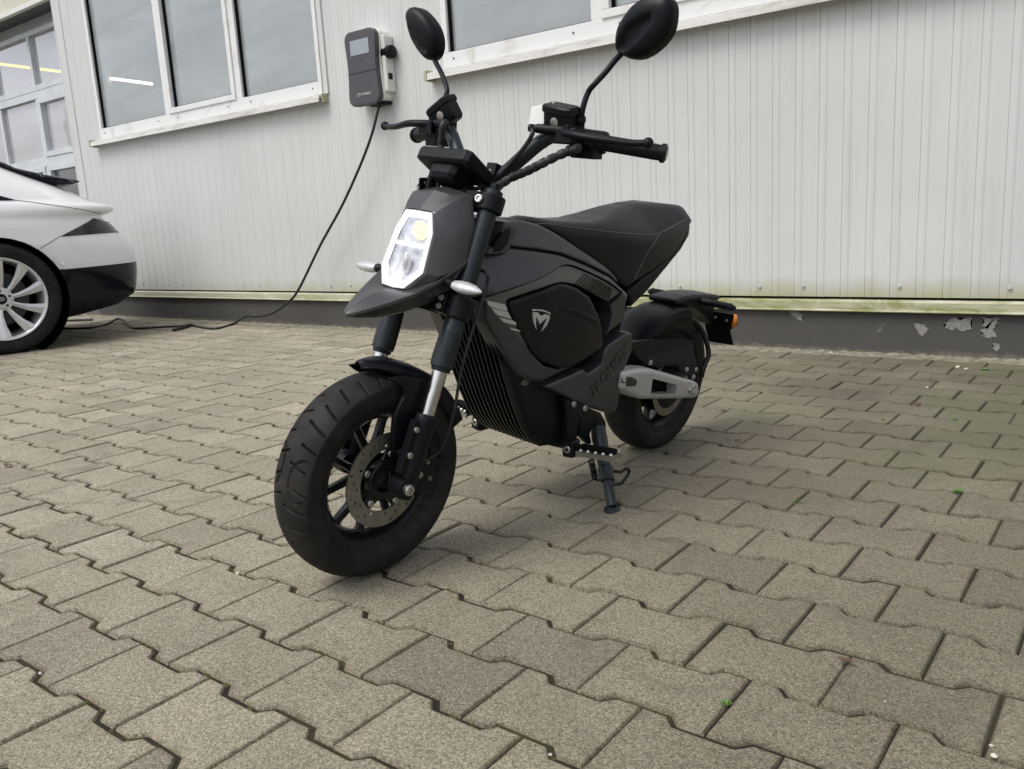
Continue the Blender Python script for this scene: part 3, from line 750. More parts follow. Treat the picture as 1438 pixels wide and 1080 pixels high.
cl_('emblem', bm, 'stripe', body)
# right-hand socket with black round cover and cable exits
bm = BM(); xr = -2.438
for k, (z, r_) in enumerate(((1.683, .036),)):
    rod(bm, (xr - .03, YW - .045, z), (xr + .05, YW - .045, z), [(0, r_), (.55, r_), (.6, r_ * 1.05), (.95, r_ * 1.05), (1, r_ * .9)], 24)
cl_('socket_cover', bm, 'plastic')
bm = BM(); bx(bm, xr - .02, xr + .012, YW - .075, YW - .0, 1.46, 1.78); cl_('side_housing', bm, 'whitep', smooth=0, bevel=.008, seg=3)
bm = BM(); bx(bm, xr + .008, xr + .018, YW - .06, YW - .03, 1.53, 1.565); cl_('latch', bm, 'plastic', smooth=0, bevel=.002)
bm = BM(); bx(bm, -2.6, -2.47, YW - .07, YW - .004, 1.392, 1.412); cl_('bottom_foot', bm, 'plastic', smooth=0, bevel=.004)
bm = BM(); rod(bm, (-2.495, YW - .09, 1.375), (-2.495, YW - .085, 1.41), [(0, .011), (.4, .013), (1, .017)], 14); cl_('cable_gland', bm, 'plastic')

# ---- charging cable: hangs from the box, runs along the paving to the car
wp = [(-2.52,1.379),(-2.566,1.218),(-2.697,1.039),(-2.895,0.811),(-3.142,0.569),(-3.426,0.333)]
cab = [(x, 3.23 - .02 * i * 0, z) for i, (x, z) in enumerate(wp)]
g1 = [(-6.677,5.813),(-5.22,4.51),(-4.561,3.835),(-4.508,3.659),(-4.62,3.624),(-4.257,3.261),(-4.133,3.025),(-4.41,3.056),(-4.595,3.079),(-4.753,2.95),(-4.909,2.844),(-5.308,2.971)]
pts = [(-2.497, YW - .088, 1.385)]
for i, (x, z) in enumerate(wp[1:-1]): pts.append((x, 3.24, z))
low = [(-3.359,0.284),(-3.505,0.183),(-3.696,0.106),(-3.863,0.082),(-4.002,0.078)]
for i, (x, z) in enumerate(low): pts.append((x, 3.20, max(z, .012)))
gr_ = [(-4.257,3.261),(-4.133,3.025),(-4.41,3.056),(-4.633,3.128)]
for x, y in gr_: pts.append((x, min(y, 3.3), .0085))
tail_ = [(-4.604,3.043),(-4.753,2.95),(-4.909,2.844),(-5.229,2.954)]
for x, y in tail_: pts.append((x, min(y, 3.28), .0085))
pts.append(([(-5.651,3.089)][0][0], 3.1, .03))
for x, y in [(-5.55,2.94),(-5.433,2.75),(-5.586,2.666)]: pts.append((x, min(y, 3.2), .009))
for x, y in [(-5.725,2.637),(-6.093,2.644)]: pts.append((x, y, .009))
bm = BM(); tube(bm, pts, .0085, 10, 7)
cbl = link('charging_cable', bm, 'cable'); tag(cbl, 'black charging cable hanging from the wall box and snaking along the plinth', 'cable')
bm = BM(); p2 = [(x, y, .012) for x, y in [(-4.405,2.85),(-4.447,2.947),(-4.567,3.098)]]; tube(bm, p2, .010, 10, 4)
sb_ = link('cable_end', bm, 'cable'); tag(sb_, 'short loose piece of black cable lying beside the charging cable near the plinth', 'cable')
bm = BM(); p2 = [(x, y, .011) for x, y in [(-6.374,2.918),(-6.267,3.023),(-6.095,3.087)]]; tube(bm, p2, .010, 10, 4)
sb_ = link('rubber_strip', bm, 'cable'); tag(sb_, 'short black rubber strip lying on the paving under the rear of the white car', 'strip')

# ================================================================== MOTORCYCLE (built upright in its own frame, then leaned on its stand)
bike = empty('electric_motorcycle'); tag(bike, 'small matte black electric motorcycle with its headlight lit, leaning on its side stand', 'motorcycle')
def bk(name, bm, mat, parent=None, **k): return link(name, bm, mat, parent or bike, **k)
AX = Vector((1.216, 0, .237)); RX = Vector((0, 0, .237))
def path3(Y, pts): return [(x, Y, z) for x, z in pts]

# ---- front wheel
def groove_front(a, y):
    d = 0; seg = 2 * pi / 32
    for side in (-1, 1):
        yy = side * y
        if yy < .003 or yy > .0535: continue
        a2 = a + (seg * .5 if side > 0 else 0)
        k = int(a2 // seg) % 4; sl = (1.5, 1.8, 1.5, 1.2)[k]; s0 = (.004, .014, .008, .018)[k]; s1 = (.0535, .0535, .046, .0535)[k]
        if s0 < yy < s1:
            ph_ = (a2 % seg - seg * .35 + sl * (yy - .02)) * .237
            if abs(ph_) < .0031: d = max(d, .0085 * (1 - (abs(ph_) / .0031) ** 2))
        # curved groove looping back from the centre line every fourth block
        al = ((a2 + seg) % (seg * 8)) * .237; q_ = sqrt((al - .125) ** 2 * .32 + (yy - .040) ** 2)
        if abs(q_ - .026) < .0017 and .006 < yy < .05: d = max(d, .0045)
    return d
def tyre(R_, w_, rim, n, seg_y, fn, flat=.0):
    bm = BM(); prof = []
    for i in range(seg_y + 1):
        t = -1 + 2 * i / seg_y; y = w_ * sin(t * pi / 2 * .94)
        r = R_ - (R_ * .085) * abs(sin(t * pi / 2 * .94)) ** 2.6
        prof.append((r, y))
    side = [(R_ * .875, w_ * 1.0), (R_ * .82, w_ * .985), (R_ * .76, w_ * .93), (R_ * .725, w_ * .86), (rim + .012, w_ * .74), (rim + .002, w_ * .70), (rim - .006, w_ * .66)]
    prof = [(r, -y) for r, y in reversed(side)] + prof + side
    lathe_y(bm, prof, (0, 0, 0), n, fn); bmesh.ops.recalc_face_normals(bm, faces=bm.faces)
    return bm
def spoke_wheel(rim, wy, spokes, hub_r, hub_w):
    bm = BM()
    prof = [(rim + .004, wy), (rim + .006, wy - .006), (rim - .006, wy - .009), (rim - .013, wy - .02), (rim - .02, 0), (rim - .013, -wy + .02), (rim - .006, -wy + .009), (rim + .006, -wy + .006), (rim + .004, -wy), (rim - .006, -wy), (rim - .018, -wy + .012), (rim - .026, 0), (rim - .018, wy - .012), (rim - .006, wy), (rim + .004, wy)]
    lathe_y(bm, prof, (0, 0, 0), 96)
    lathe_y(bm, [(0, hub_w), (hub_r * .7, hub_w), (hub_r, hub_w - .008), (hub_r * 1.1, .018), (hub_r * 1.55, .014), (hub_r * 1.55, -.014), (hub_r * 1.1, -.018), (hub_r, -hub_w + .008), (hub_r * .7, -hub_w), (0, -hub_w)], (0, 0, 0), 32)
    for k in range(spokes):
        a0 = 2 * pi * k / spokes + .25
        for s in (-1, 1):
            a1 = a0 + s * .12; a2 = a0 + s * .31
            p0 = Vector((cos(a1) * max(.045, hub_r * .8), 0, sin(a1) * max(.045, hub_r * .8))); p1 = Vector((cos(a2) * (rim - .017), 0, sin(a2) * (rim - .017)))
            d = (p1 - p0).normalized(); sd = Vector((-d.z, 0, d.x)); rings = []
            for t, wd_, th in ((0, .0095, .016), (.5, .0080, .012), (.85, .0085, .011), (1, .013, .014)):
                c = p0 + (p1 - p0) * t
                rings.append([c + sd * wd_ * x + Vector((0, th * y, 0)) for x, y in ((1, .5), (.5, 1), (-.5, 1), (-1, .5), (-1, -.5), (-.5, -1), (.5, -1), (1, -.5))])
            loft(bm, rings)
    bmesh.ops.recalc_face_normals(bm, faces=bm.faces)
    return bm
fw = bk('front_wheel', spoke_wheel(.158, .036, 5, .034, .034), 'gloss', smooth=35); fw.location = AX
bk('tyre', tyre(.2375, .056, .158, 1150, 56, groove_front), 'tyre', fw, smooth=60)
def holed_disc(ro, ri, y0, y1, holes, wavy=0):
    n = 96; circ = lambda r, w=0: [((r + w * sin(12 * 2 * pi * k / n)) * cos(2 * pi * k / n), (r + w * sin(12 * 2 * pi * k / n)) * sin(2 * pi * k / n)) for k in range(n)]
    hl_ = [circ(ri)[::-1]] + [[(hx + hr * cos(2 * pi * k / 8), hz + hr * sin(2 * pi * k / 8)) for k in range(8)] for hx, hz, hr in holes]
    return pillow(circ(ro, wavy), y1, 0, .009, None, y0, holes=hl_)
hs = []
for k in range(36):
    a = 2 * pi * k / 36; r_ = (.081, .0915, .102)[k % 3]; hs.append((r_ * cos(a), r_ * sin(a), .0042))
dsc = bk('brake_disc', holed_disc(.110, .073, .0455, .0495, hs), 'disc', fw, smooth=20)
bm = BM(); lathe_y(bm, [(.025, .036), (.03, .05), (.045, .052), (.05, .046), (.05, .036)], (0, 0, 0), 32)
for k in range(5):
    a = 2 * pi * k / 5 + .5; d = Vector((cos(a), 0, sin(a))); t_ = Vector((-sin(a), 0, cos(a)))
    plate([d * .03 + t_ * .02 + Vector((0, .044, 0)), d * .078 + t_ * .01 + Vector((0, .044, 0)), d * .078 - t_ * .01 + Vector((0, .044, 0)), d * .03 - t_ * .02 + Vector((0, .044, 0))], (0, 1, 0), .005, bm)
bk('disc_carrier', bm, 'gloss', dsc, smooth=30)
for k in range(5):
    a = 2 * pi * k / 5 + .5; bm = BM(); bolt(bm, (cos(a) * .062, .0495, sin(a) * .062), (0, 1, 0), .0085, .005); bk('bolt', bm, 'steel', dsc, smooth=30)

# ---- fork
FT, FB = Vector((.962, 0, .862)), Vector((1.2035, 0, .2265)); FD = (FB - FT).normalized(); FU = -FD
FN = Vector((-FD.z, 0, FD.x)); FN = FN if FN.x > 0 else -FN     # forward normal of the fork
def fp(t, y=0, n=0): return FT + (FB - FT) * t + Vector((0, y, 0)) + FN * n
FY = .098
for sgn in (1, -1):
    Y = sgn * FY; bm = BM()
    rod(bm, fp(-.01, Y), fp(.60, Y), [(0, .019), (.004, .0215), (.44, .0215), (.60, .0225), (.74, .0225), (.76, .0255), (.80, .0262), (.93, .0272), (.975, .0262), (.98, .0225), (1, .021)], 28)
    leg = bk('fork_leg', bm, 'slate', smooth=28)
    bm = BM(); cyl(bm, fp(.595, Y), fp(.80, Y), .0168, seg=28); bk('stanchion', bm, 'chrome', leg, smooth=30)
    bm = BM(); rod(bm, fp(.745, Y), fp(1.03, Y), [(0, .0245), (.02, .0265), (.12, .0265), (.16, .0245), (.5, .0235), (.8, .022), (1, .019)], 28)
    rod(bm, AX + Vector((0, Y - .02 * 1, 0)), AX + Vector((0, Y + .02, 0)), [(0, .024), (1, .024)], 20)
    bm2 = bm
    box(bm2, fp(.86, Y, .024), (.03, .018, .12), Matrix.Rotation(-atan2(FD.x, -FD.z), 3, 'Y'))
    low = bk('lower_leg', bm2, 'plastic', leg, smooth=28, bevel=.002)
    if sgn > 0:
        for t, n_, r_ in ((.80, .030, .0072), (.885, .027, .0078)):
            bm = BM(); bolt(bm, fp(t, Y + .0095, n_), (0, 1, 0), r_, .005); bk('bolt', bm, 'steel', low, smooth=30)
    bm = BM(); bolt(bm, AX + Vector((0, Y + sgn * .02, 0)), (0, sgn, 0), .0135, .012); bk('axle_nut', bm, 'steel', low, smooth=30)
# caliper behind left leg
bm = BM()
cal = [(-.005, .075), (-.05, .085), (-.1, .055), (-.112, .0), (-.095, -.045), (-.06, -.05), (-.045, -.01), (-.03, .02)]
pillow(rnd([(AX.x + x, AX.z + z) for x, z in cal], .012), .082, .008, .012, None, .053, bm=bm)
cal_o = bk('brake_caliper', bm, 'plastic', smooth=35)
for (x, z, r_) in ((-.045, .062, .008), (-.075, .067, .0055), (-.068, .005, .008), (-.098, -.012, .0055), (-.09, .03, .005)):
    bm = BM(); bolt(bm, (AX.x + x, .082, AX.z + z), (0, 1, 0), r_, .008); bk('bolt', bm, 'steel', cal_o, smooth=30)
# triple clamps
def clamp(t, hh, nm, nb):
    bm = BM(); c = fp(t)
    for s in (1, -1): rod(bm, fp(t, s * FY) - FU * hh, fp(t, s * FY) + FU * hh, [(0, .029), (.06, .0315), (.94, .0315), (1, .029)], 30)
    R_ = Matrix((tuple(FN), (0, 1, 0), tuple(FU))).transposed()
    box(bm, fp(t, 0, -.008), (.055, FY * 2 - .03, hh * 1.6), R_)
    for s in (1, -1): box(bm, fp(t, s * (FY - .030), .020), (.030, .036, hh * 1.7), R_)
    o = bk(nm, bm, 'plastic', smooth=35, bevel=.003)
    for s in (1, -1):
        for q in ([0] if nb == 1 else [-.5, .5]):
            b = BM(); bolt(b, fp(t, s * (FY - (.004 if nb == 1 else .026)), .033 if nb == 1 else .035) + FU * hh * q * .75, FN + Vector((0, .1 * s, 0)), .0105 if nb == 1 else .0078, .006); bk('bolt', b, 'steel', o, smooth=30)
    return o
clamp(.035, .019, 'upper_fork_clamp', 1); clamp(.385, .026, 'lower_fork_clamp', 2)
bm = BM(); cyl(bm, fp(-.02), fp(.42), .03, seg=20)
for s in (1, -1): cyl(bm, fp(-.03, s * FY), fp(-.005, s * FY), .014, seg=8)
bk('steering_stem', bm, 'plastic', smooth=30)
# front fender
bm = BM(); rings = []
for i in range(26):
    t = i / 25; a = radians(81 + 76 * t); rr = .273 - .014 * min(1, t * 2.2)
    hw_ = .058 * (.15 + .85 * min(1, t * 4) ** .8) + .004 * min(1, t * 3)
    lip = .0005 + .034 * min(1, max(0, t - .08) * 3.2)
    d = Vector((cos(a), 0, sin(a)))
    prof = []
    for k in range(13):
        u_ = -1 + k / 6; y = hw_ * u_; r_ = rr - .014 * abs(u_) ** 3
        prof.append(AX + d * r_ + Vector((0, y, 0)))
    prof = [AX + d * (rr - .014 - lip) + Vector((0, -hw_ - .001, 0))] + prof + [AX + d * (rr - .014 - lip) + Vector((0, hw_ + .001, 0))]
    rings.append(prof)
loft(bm, rings, caps=False, closed=False)
o = bk('front_fender', bm, 'plastic', smooth=50); so_ = o.modifiers.new('thick', 'SOLIDIFY'); so_.thickness = .003; so_.offset = 0
for s in (1, -1):
    bm = BM()
    pillow(rnd([(1.23,0.48),(1.179,0.478),(1.125,0.46),(1.118,0.441),(1.143,0.393),(1.159,0.349),(1.174,0.31),(1.21,0.309),(1.221,0.338),(1.216,0.388),(1.203,0.411),(1.186,0.433),(1.191,0.452),(1.211,0.464)], .006), .0735, .004, .014, None, .064, bm=bm, side=s)
    if s < 0: bmesh.ops.recalc_face_normals(bm, faces=bm.faces)
    bk('fender_bracket', bm, 'plastic', o, smooth=35)

# ---- headlight and beak cowl
hd = BM()
# housing: sections from lens plane back to the fork (symmetric), points listed for the +y side from top centre to bottom centre
def ring_sym(pts):
    r_ = [(x, y, z) for x, y, z in pts]; return r_ + [(x, -y, z) for x, y, z in reversed(pts)]
front = [(1.088, .0, .822), (1.086, .046, .820), (1.100, .064, .778), (1.132, .0735, .694), (1.158, .040, .655), (1.160, 0, .652)]
mid1 = [(1.075, .0, .836), (1.070, .060, .834), (1.082, .078, .775), (1.112, .088, .690), (1.135, .060, .640), (1.14, 0, .636)]
mid2 = [(1.045, .0, .862), (1.040, .076, .852), (1.045, .092, .785), (1.055, .101, .705), (1.07, .078, .652), (1.07, 0, .648)]
back = [(1.010, .0, .870), (1.010, .080, .858), (1.010, .094, .79), (1.012, .098, .735), (1.015, .07, .69), (1.015, 0, .685)]
def dens(pts, n=4):
    out = []
    for a, b in zip(pts, pts[1:]):
        for k in range(n): out.append(tuple(Vector(a) + (Vector(b) - Vector(a)) * k / n))
    return out + [pts[-1]]
loft(hd, [ring_sym(dens(p)) for p in (front, mid1, mid2, back)], caps=False)
cowl = bk('headlight_cowl', hd, 'cowl', smooth=24, bevel=.003)
# beak
bm = BM()
tip = (1.292, 0, .612)
def bs(x, w_, zt_, zm_, zb_):   # section: crest, edge, keel
    return ring_sym([(x, 0, zt_), (x, w_ * .55, zt_ - (zt_ - zm_) * .35), (x, w_, zm_ + .004), (x, w_ * 1.0, zm_ - .003), (x, w_ * .6, zb_ + (zm_ - zb_) * .3), (x, 0, zb_)])
loft(bm, [bs(1.290, .004, .617, .612, .608), bs(1.283, .014, .622, .615, .606), bs(1.262, .030, .633, .622, .601), bs(1.22, .054, .650, .636, .597), bs(1.17, .077, .655, .653, .595), bs(1.11, .094, .664, .680, .602), bs(1.05, .103, .700, .712, .62), bs(1.00, .104, .765, .742, .65), bs(.985, .102, .775, .752, .67)])
bk('beak', bm, 'cowl', cowl, smooth=30, bevel=.0015)
# lamp: bezel, bright ring, reflector chambers, clear cover
lensn = Vector((.915, 0, .33)).normalized()
LO = [(1.0885, .0, .8175), (1.0875, .041, .8165), (1.1015, .0585, .776), (1.134, .066, .695), (1.1585, .035, .6605), (1.160, 0, .658)]
def off(pts, s, push): 
    c = Vector((1.122, 0, .74)); return [tuple(c + (Vector(p) - c) * s + Vector((push, 0, push * .3))) for p in pts]
def framering(o1, i1, push0, push1, sc_o, sc_i):
    A = ring_sym(off(LO, sc_o, push0)); B_ = ring_sym(off(LO, sc_o * .985, push1)); C_ = ring_sym(off(LO, sc_i, push1)); D_ = ring_sym(off(LO, sc_i, push0))
    b = BM(); loft(b, [A, B_, C_, D_, A], caps=False); bmesh.ops.remove_doubles(b, verts=b.verts, dist=1e-5); return b
bk('lamp_bezel', framering(0, 0, -.010, .004, 1.03, .985), 'glassy', cowl, smooth=30)
bk('daytime_light_ring', framering(0, 0, -.004, .004, .985, .83), 'led', cowl, smooth=30)
bm = BM(); pr = ring_sym(off(LO, .95, -.012)); bm.faces.new([bm.verts.new(p) for p in pr]); bmesh.ops.recalc_face_normals(bm, faces=bm.faces)
bmesh.ops.triangulate(bm, faces=bm.faces)
bk('lamp_reflector', bm, 'lampin', cowl, smooth=0)
R_l = Matrix.Rotation(-.33, 3, 'Y')
bm = BM(); box(bm, (1.117, 0, .748), (.016, .094, .007), R_l); bk('lamp_divider', bm, 'led', cowl, smooth=0, bevel=.001)
bm = BM(); sphere(bm, (1.096, .012, .778), .022, (.5, 1, 1), 20, 12); bk('low_beam_lens', bm, 'lowbeam', cowl)
bm = BM(); sphere(bm, (1.126, .004, .706), .02, (.5, .5, 1.3), 20, 12); bk('high_beam_lens', bm, 'glassy', cowl)
# tabs and bracket above the cowl
for s in (-1,):
    bm = BM(); box(bm, (1.0, s * .072, .868), (.05, .006, .03)); bk('cowl_bracket', bm, 'plastic', cowl, smooth=0, bevel=.004)
for s in (-1,):
    b = BM(); bolt(b, (1.008, s * .073 - .003, .871), (1, 0, .1), .008, .004); bk('bolt', b, 'steel', cowl, smooth=30)
# turn signals
def signal(pos, s, nm='turn_signal', rear=False):
    x, y, z = pos
    if not rear:
        b = BM(); rod(b, (x - .01, s * (y - .045), z + .002), (x, s * y, z), [(0, .009), (.15, .0105), (.25, .009), (.4, .0105), (.5, .009), (.65, .0105), (.75, .009), (1, .0105)], 14)
        o = bk(nm, b, 'plastic', smooth=30)
        b = BM(); rod(b, (x, s * y, z), (x, s * (y + .078), z - .003), [(0, .0108), (.2, .0135), (.45, .0138), (.7, .011), (.88, .006), (.97, .0025), (1, .0005)], 18)
        bmesh.ops.scale(b, vec=(1.25, 1, .95), space=Matrix.Translation((-x, 0, -z)), verts=b.verts)
        bk('lamp_lens', b, 'glassy', o, smooth=60)
    else:
        b = BM(); pr = [(0, .012), (.2, .012)] + [(t_, r_) for k in range(7) for t_, r_ in ((.25 + k * .1, .0125), (.27 + k * .1, .0098), (.31 + k * .1, .0098), (.33 + k * .1, .0125))] + [(.97, .009), (1, .003)]
        rod(b, (x, s * y, z), (x - .012, s * (y + .11), z - .006), pr, 14); bk(nm, b, 'plastic', smooth=30)
signal((1.098, .125, .676), 1); signal((1.098, .125, .676), -1)

# ---- instrument display
bm = BM(); Rz = Matrix.Rotation(radians(-34), 3, 'Y')
dc = Vector((.982, -.003, .912)); 
loft(bm, [[dc + Rz @ Vector((x * sx, y * sy, z)) for x, y in ((1, .84), (.84, 1), (-.84, 1), (-1, .84), (-1, -.84), (-.84, -1), (.84, -1), (1, -.84))] for z, sx, sy in ((-.016, .046, .072), (-.011, .052, .080), (.011, .053, .082), (.016, .050, .078))])
disp = bk('instrument_display', bm, 'plastic', smooth=25, bevel=.002)
bm = BM(); loft(bm, [[dc + Rz @ Vector((x * sx + .004, y * sy, z)) for x, y in ((1, .7), (.7, 1), (-.7, 1), (-1, .7), (-1, -.7), (-.7, -1), (.7, -1), (1, -.7))] for z, sx, sy in ((-.045, .022, .03), (-.034, .030, .040), (-.013, .032, .043))])
bk('display_mount', bm, 'plastic', disp, smooth=25, bevel=.002)
bm = BM(); tube(bm, [dc + Vector((-.015, .0, -.04)), (.985, 0, .88), (.975, 0, .86)], .016, 12); tube(bm, [(1.0, -.055, .90), (1.01, -.058, .86)], .007, 8)
tube(bm, [(1.0, -.03, .90), (1.0, -.035, .875), (1.02, -.02, .85)], .004, 8)
bk('display_stay', bm, 'plastic', disp)
bm = BM(); b_ = dc + Rz @ Vector((0, 0, .0146)); 
plate([dc + Rz @ Vector((x, y, .0142)) for x, y in ((.038, .063), (-.038, .063), (-.038, -.063), (.038, -.063))], Rz @ Vector((0, 0, 1)), .001, bm); bk('display_glass', bm, 'carblack', disp, smooth=0)

# ---- handlebar
bm = BM()
hbp = [(.900, 0, .890), (.898, .035, .890), (.887, .066, .907), (.873, .104, .943), (.857, .140, .977), (.838, .178, .996), (.808, .225, .987), (.741, .389, .969)]
full = [(x, -y, z) for x, y, z in reversed(hbp[1:])] + hbp
rr_ = [.011, .011, .014, .0165, .0165, .0155, .0145]
tube(bm, full, rr_ + [.0145] + rr_[::-1], 18, 8)
bar = bk('handlebar', bm, 'slate', smooth=60)
for s in (1, -1):
    bm = BM(); rod(bm, (.925, s * .04, .862), (.894, s * .04, .902), [(0, .019), (.5, .019), (1, .016)], 16)
    box(bm, (.892, s * .04, .899), (.044, .03, .042), Matrix.Rotation(-.3, 3, 'Y'))
    o = bk('bar_clamp', bm, 'plastic', bar, smooth=30, bevel=.003)
    b = BM(); bolt(b, (.912, s * .04, .905), (1, 0, .2), .006, .004); bk('bolt', b, 'steel', o, smooth=30)
def bp(y, s=1):   # a point on the outer bar
    t = (y - .225) / .164; return Vector((.808 - .067 * t, s * y, .987 - .018 * t))
for s in (1, -1):
    a, e = bp(.262, s), bp(.389, s); pr = [(0, .0185), (.03, .0195), (.05, .0172)]
    for k in range(20): pr += [(.06 + k * .042, .0176), (.075 + k * .042, .0168)]
    pr += [(.93, .0172), (.935, .0205), (1.0, .0205)]
    b = BM(); rod(b, a, e, pr, 22); g_ = bk('grip', b, 'plastic', smooth=40)
    b = BM(); rod(b, bp(.389, s), bp(.392, s), [(0, .019), (1, .014)], 18); bk('bar_end', b, 'gloss', g_, smooth=30)
    # switch block
    b = BM(); c = bp(.232, s); 
    rod(b, bp(.195, s), bp(.270, s), [(0, .019), (.05, .0225), (.9, .0245), (1, .0225)], 20)
    box(b, c + Vector((.006, 0, -.022)), (.036, .062, .034)); box(b, c + Vector((.02, s * .004, .0)), (.02, .05, .03))
    sw = bk('switch_housing', b, 'plastic', smooth=35, bevel=.006, seg=3)
    b = BM(); rod(b, c + Vector((.022, -s * .02, -.026)), c + Vector((.034, -s * .02, -.028)), [(0, .011), (1, .010)], 14); box(b, c + Vector((.03, s * .015, -.004)), (.008, .018, .012)); bk('button', b, 'gloss', sw, smooth=30, bevel=.001)
    # brake master cylinder + reservoir
    b = BM(); box(b, Vector((.838, s * .192, .996)), (.052, .05, .042)); box(b, Vector((.852, s * .215, .992)), (.05, .045, .03))
    rod(b, Vector((.889, s * .126, 1.005)), Vector((.845, s * .225, 1.002)), [(0, .0075), (.08, .0095), (.12, .0075), (.2, .010), (.75, .0105), (1, .012)], 16)
    ms = bk('brake_master_cylinder', b, 'plastic', smooth=35, bevel=.004)
    b = BM(); Rr = Matrix.Rotation(s * -.12, 3, 'X') @ Matrix.Rotation(.2, 3, 'Y'); rc = Vector((.845, s * .18, 1.031))
    if s < 0: rc = Vector((.845, -.18, 1.031)); Rr = Matrix.Rotation(.55, 3, 'X') @ Matrix.Rotation(.2, 3, 'Y')
    loft(b, [[rc + Rr @ Vector((x * sx, y * sy, z)) for x, y in ((1, .7), (.75, 1), (-.75, 1), (-1, .7), (-1, -.7), (-.75, -1), (.75, -1), (1, -.7))] for z, sx, sy in ((-.034, .018, .030), (-.027, .021, .035), (.009, .022, .036), (.0095, .0245, .0395), (.022, .0245, .0395), (.026, .021, .036))])
    rs_ = bk('fluid_reservoir', b, 'plastic', ms, smooth=28, bevel=.0015)
    b = BM(); rod(b, rc + Rr @ Vector((.0205, 0, -.008)), rc + Rr @ Vector((.0245, 0, -.008)), [(0, .0105), (.8, .0105), (1, .007)], 18); bk('sight_glass', b, 'steel', rs_, smooth=30)
    # lever
    b = BM(); P0 = Vector((.862, s * .205, 1.0))
    if s > 0: lp = [P0, (.880, .235, .998), (.884, .27, .994), (.872, .32, .990), (.853, .37, .987), (.840, .405, .989)]
    else: lp = [P0, (.880, -.235, 1.0), (.884, -.27, .998), (.872, -.32, .990), (.853, -.37, .987), (.840, -.405, .989)]
    tube(b, lp, [.0125, .0115, .0105, .0095, .009, .0085][:len(lp)], 12, 6, flat=.8); sphere(b, lp[-1], .0115, u=12, v=8)
    bk('brake_lever', b, 'plastic', smooth=50)
    # mirror
    if s > 0:
        st = [(.818, .213, 1.0), (.822, .2165, 1.02), (.825, .222, 1.05)] + [(.815, y, z) for y, z in [(0.226,1.085),(0.242,1.103)]] + [(.795, y, z) for y, z in [(0.251,1.126)]] + [(.778, y, z) for y, z in [(0.269,1.159),(0.297,1.18)]]
        out = [(0.263,1.192),(0.268,1.216),(0.285,1.237),(0.307,1.259),(0.332,1.271),(0.365,1.274),(0.391,1.269),(0.401,1.255),(0.402,1.231),(0.397,1.206),(0.379,1.184),(0.353,1.166),(0.327,1.156),(0.303,1.155),(0.286,1.161),(0.265,1.17)]
        fold = [(0.27,1.177),(0.301,1.217),(0.336,1.235),(0.364,1.242),(0.362,1.22),(0.334,1.191),(0.294,1.164)]
        X0 = .768
    else:
        st = [(.818, -.213, .99), (.822, -.211, 1.02)] + [(.828, y, z) for y, z in [(-0.206,1.048),(-0.199,1.061)]] + [(.82, y, z) for y, z in [(-0.199,1.083)]] + [(.80, y, z) for y, z in [(-0.238,1.119)]] + [(.778, y, z) for y, z in [(-0.287,1.153),(-0.299,1.175)]]
        out = [(-0.383,1.258),(-0.381,1.271),(-0.37,1.28),(-0.352,1.282),(-0.327,1.275),(-0.299,1.255),(-0.278,1.232),(-0.269,1.209),(-0.269,1.188),(-0.277,1.17),(-0.29,1.159),(-0.306,1.155),(-0.32,1.159),(-0.343,1.179),(-0.365,1.208),(-0.377,1.234)]
        fold = [(-0.377,1.254),(-0.367,1.251),(-0.338,1.234),(-0.313,1.212),(-0.295,1.176),(-0.307,1.168),(-0.331,1.176),(-0.357,1.203),(-0.372,1.229)]
        X0 = .768
    b = BM(); rad = [.0085, .0085, .0065, .0062, .0062, .0065][:len(st)]
    tube(b, st, (rad + [.0065] * 6)[:len(st)], 12, 6); rod(b, (st[0][0], st[0][1], 1.0), (st[1][0], st[1][1], 1.038), [(0, .012), (.3, .012), (.35, .0105), (.6, .0105), (.65, .0125), (.9, .0115), (1, .008)], 12)
    stem = bk('mirror_stem', b, 'plastic', smooth=50)
    out = rnd(out, .03, 3); 
    def mw(y, z):
        cy, cz = sum(p[0] for p in out) / len(out), sum(p[1] for p in out) / len(out)
        d_ = pdist((y, z), fold); ins = inside((y, z), fold)
        q_ = 1 - min(1, ((y - cy) ** 2 + (z - cz) ** 2) / .011)
        return .022 + .018 * q_ - (min(.0095, d_ * 1.1) if ins else 0)
    b = BM(); pillow(out, mw, .022, .0055, .017, -.004, bm=b)
    for v in b.verts: v.co = Vector((X0 + v.co.y + (v.co.z - 1.21) * .12, v.co.x, v.co.z))
    bmesh.ops.recalc_face_normals(b, faces=b.faces)
    shell = bk('mirror_housing', b, 'plastic', stem, smooth=50)
    cy, cz = sum(p[0] for p in out) / len(out), sum(p[1] for p in out) / len(out)
    b = BM(); gl_ = [(X0 - .0045 + (z - 1.21) * .12, cy + (y - cy) * .94, cz + (z - cz) * .94) for y, z in out]; plate(gl_, (-1, 0, .12), .001, b); bk('mirror_glass', b, 'chrome', stem, smooth=0)
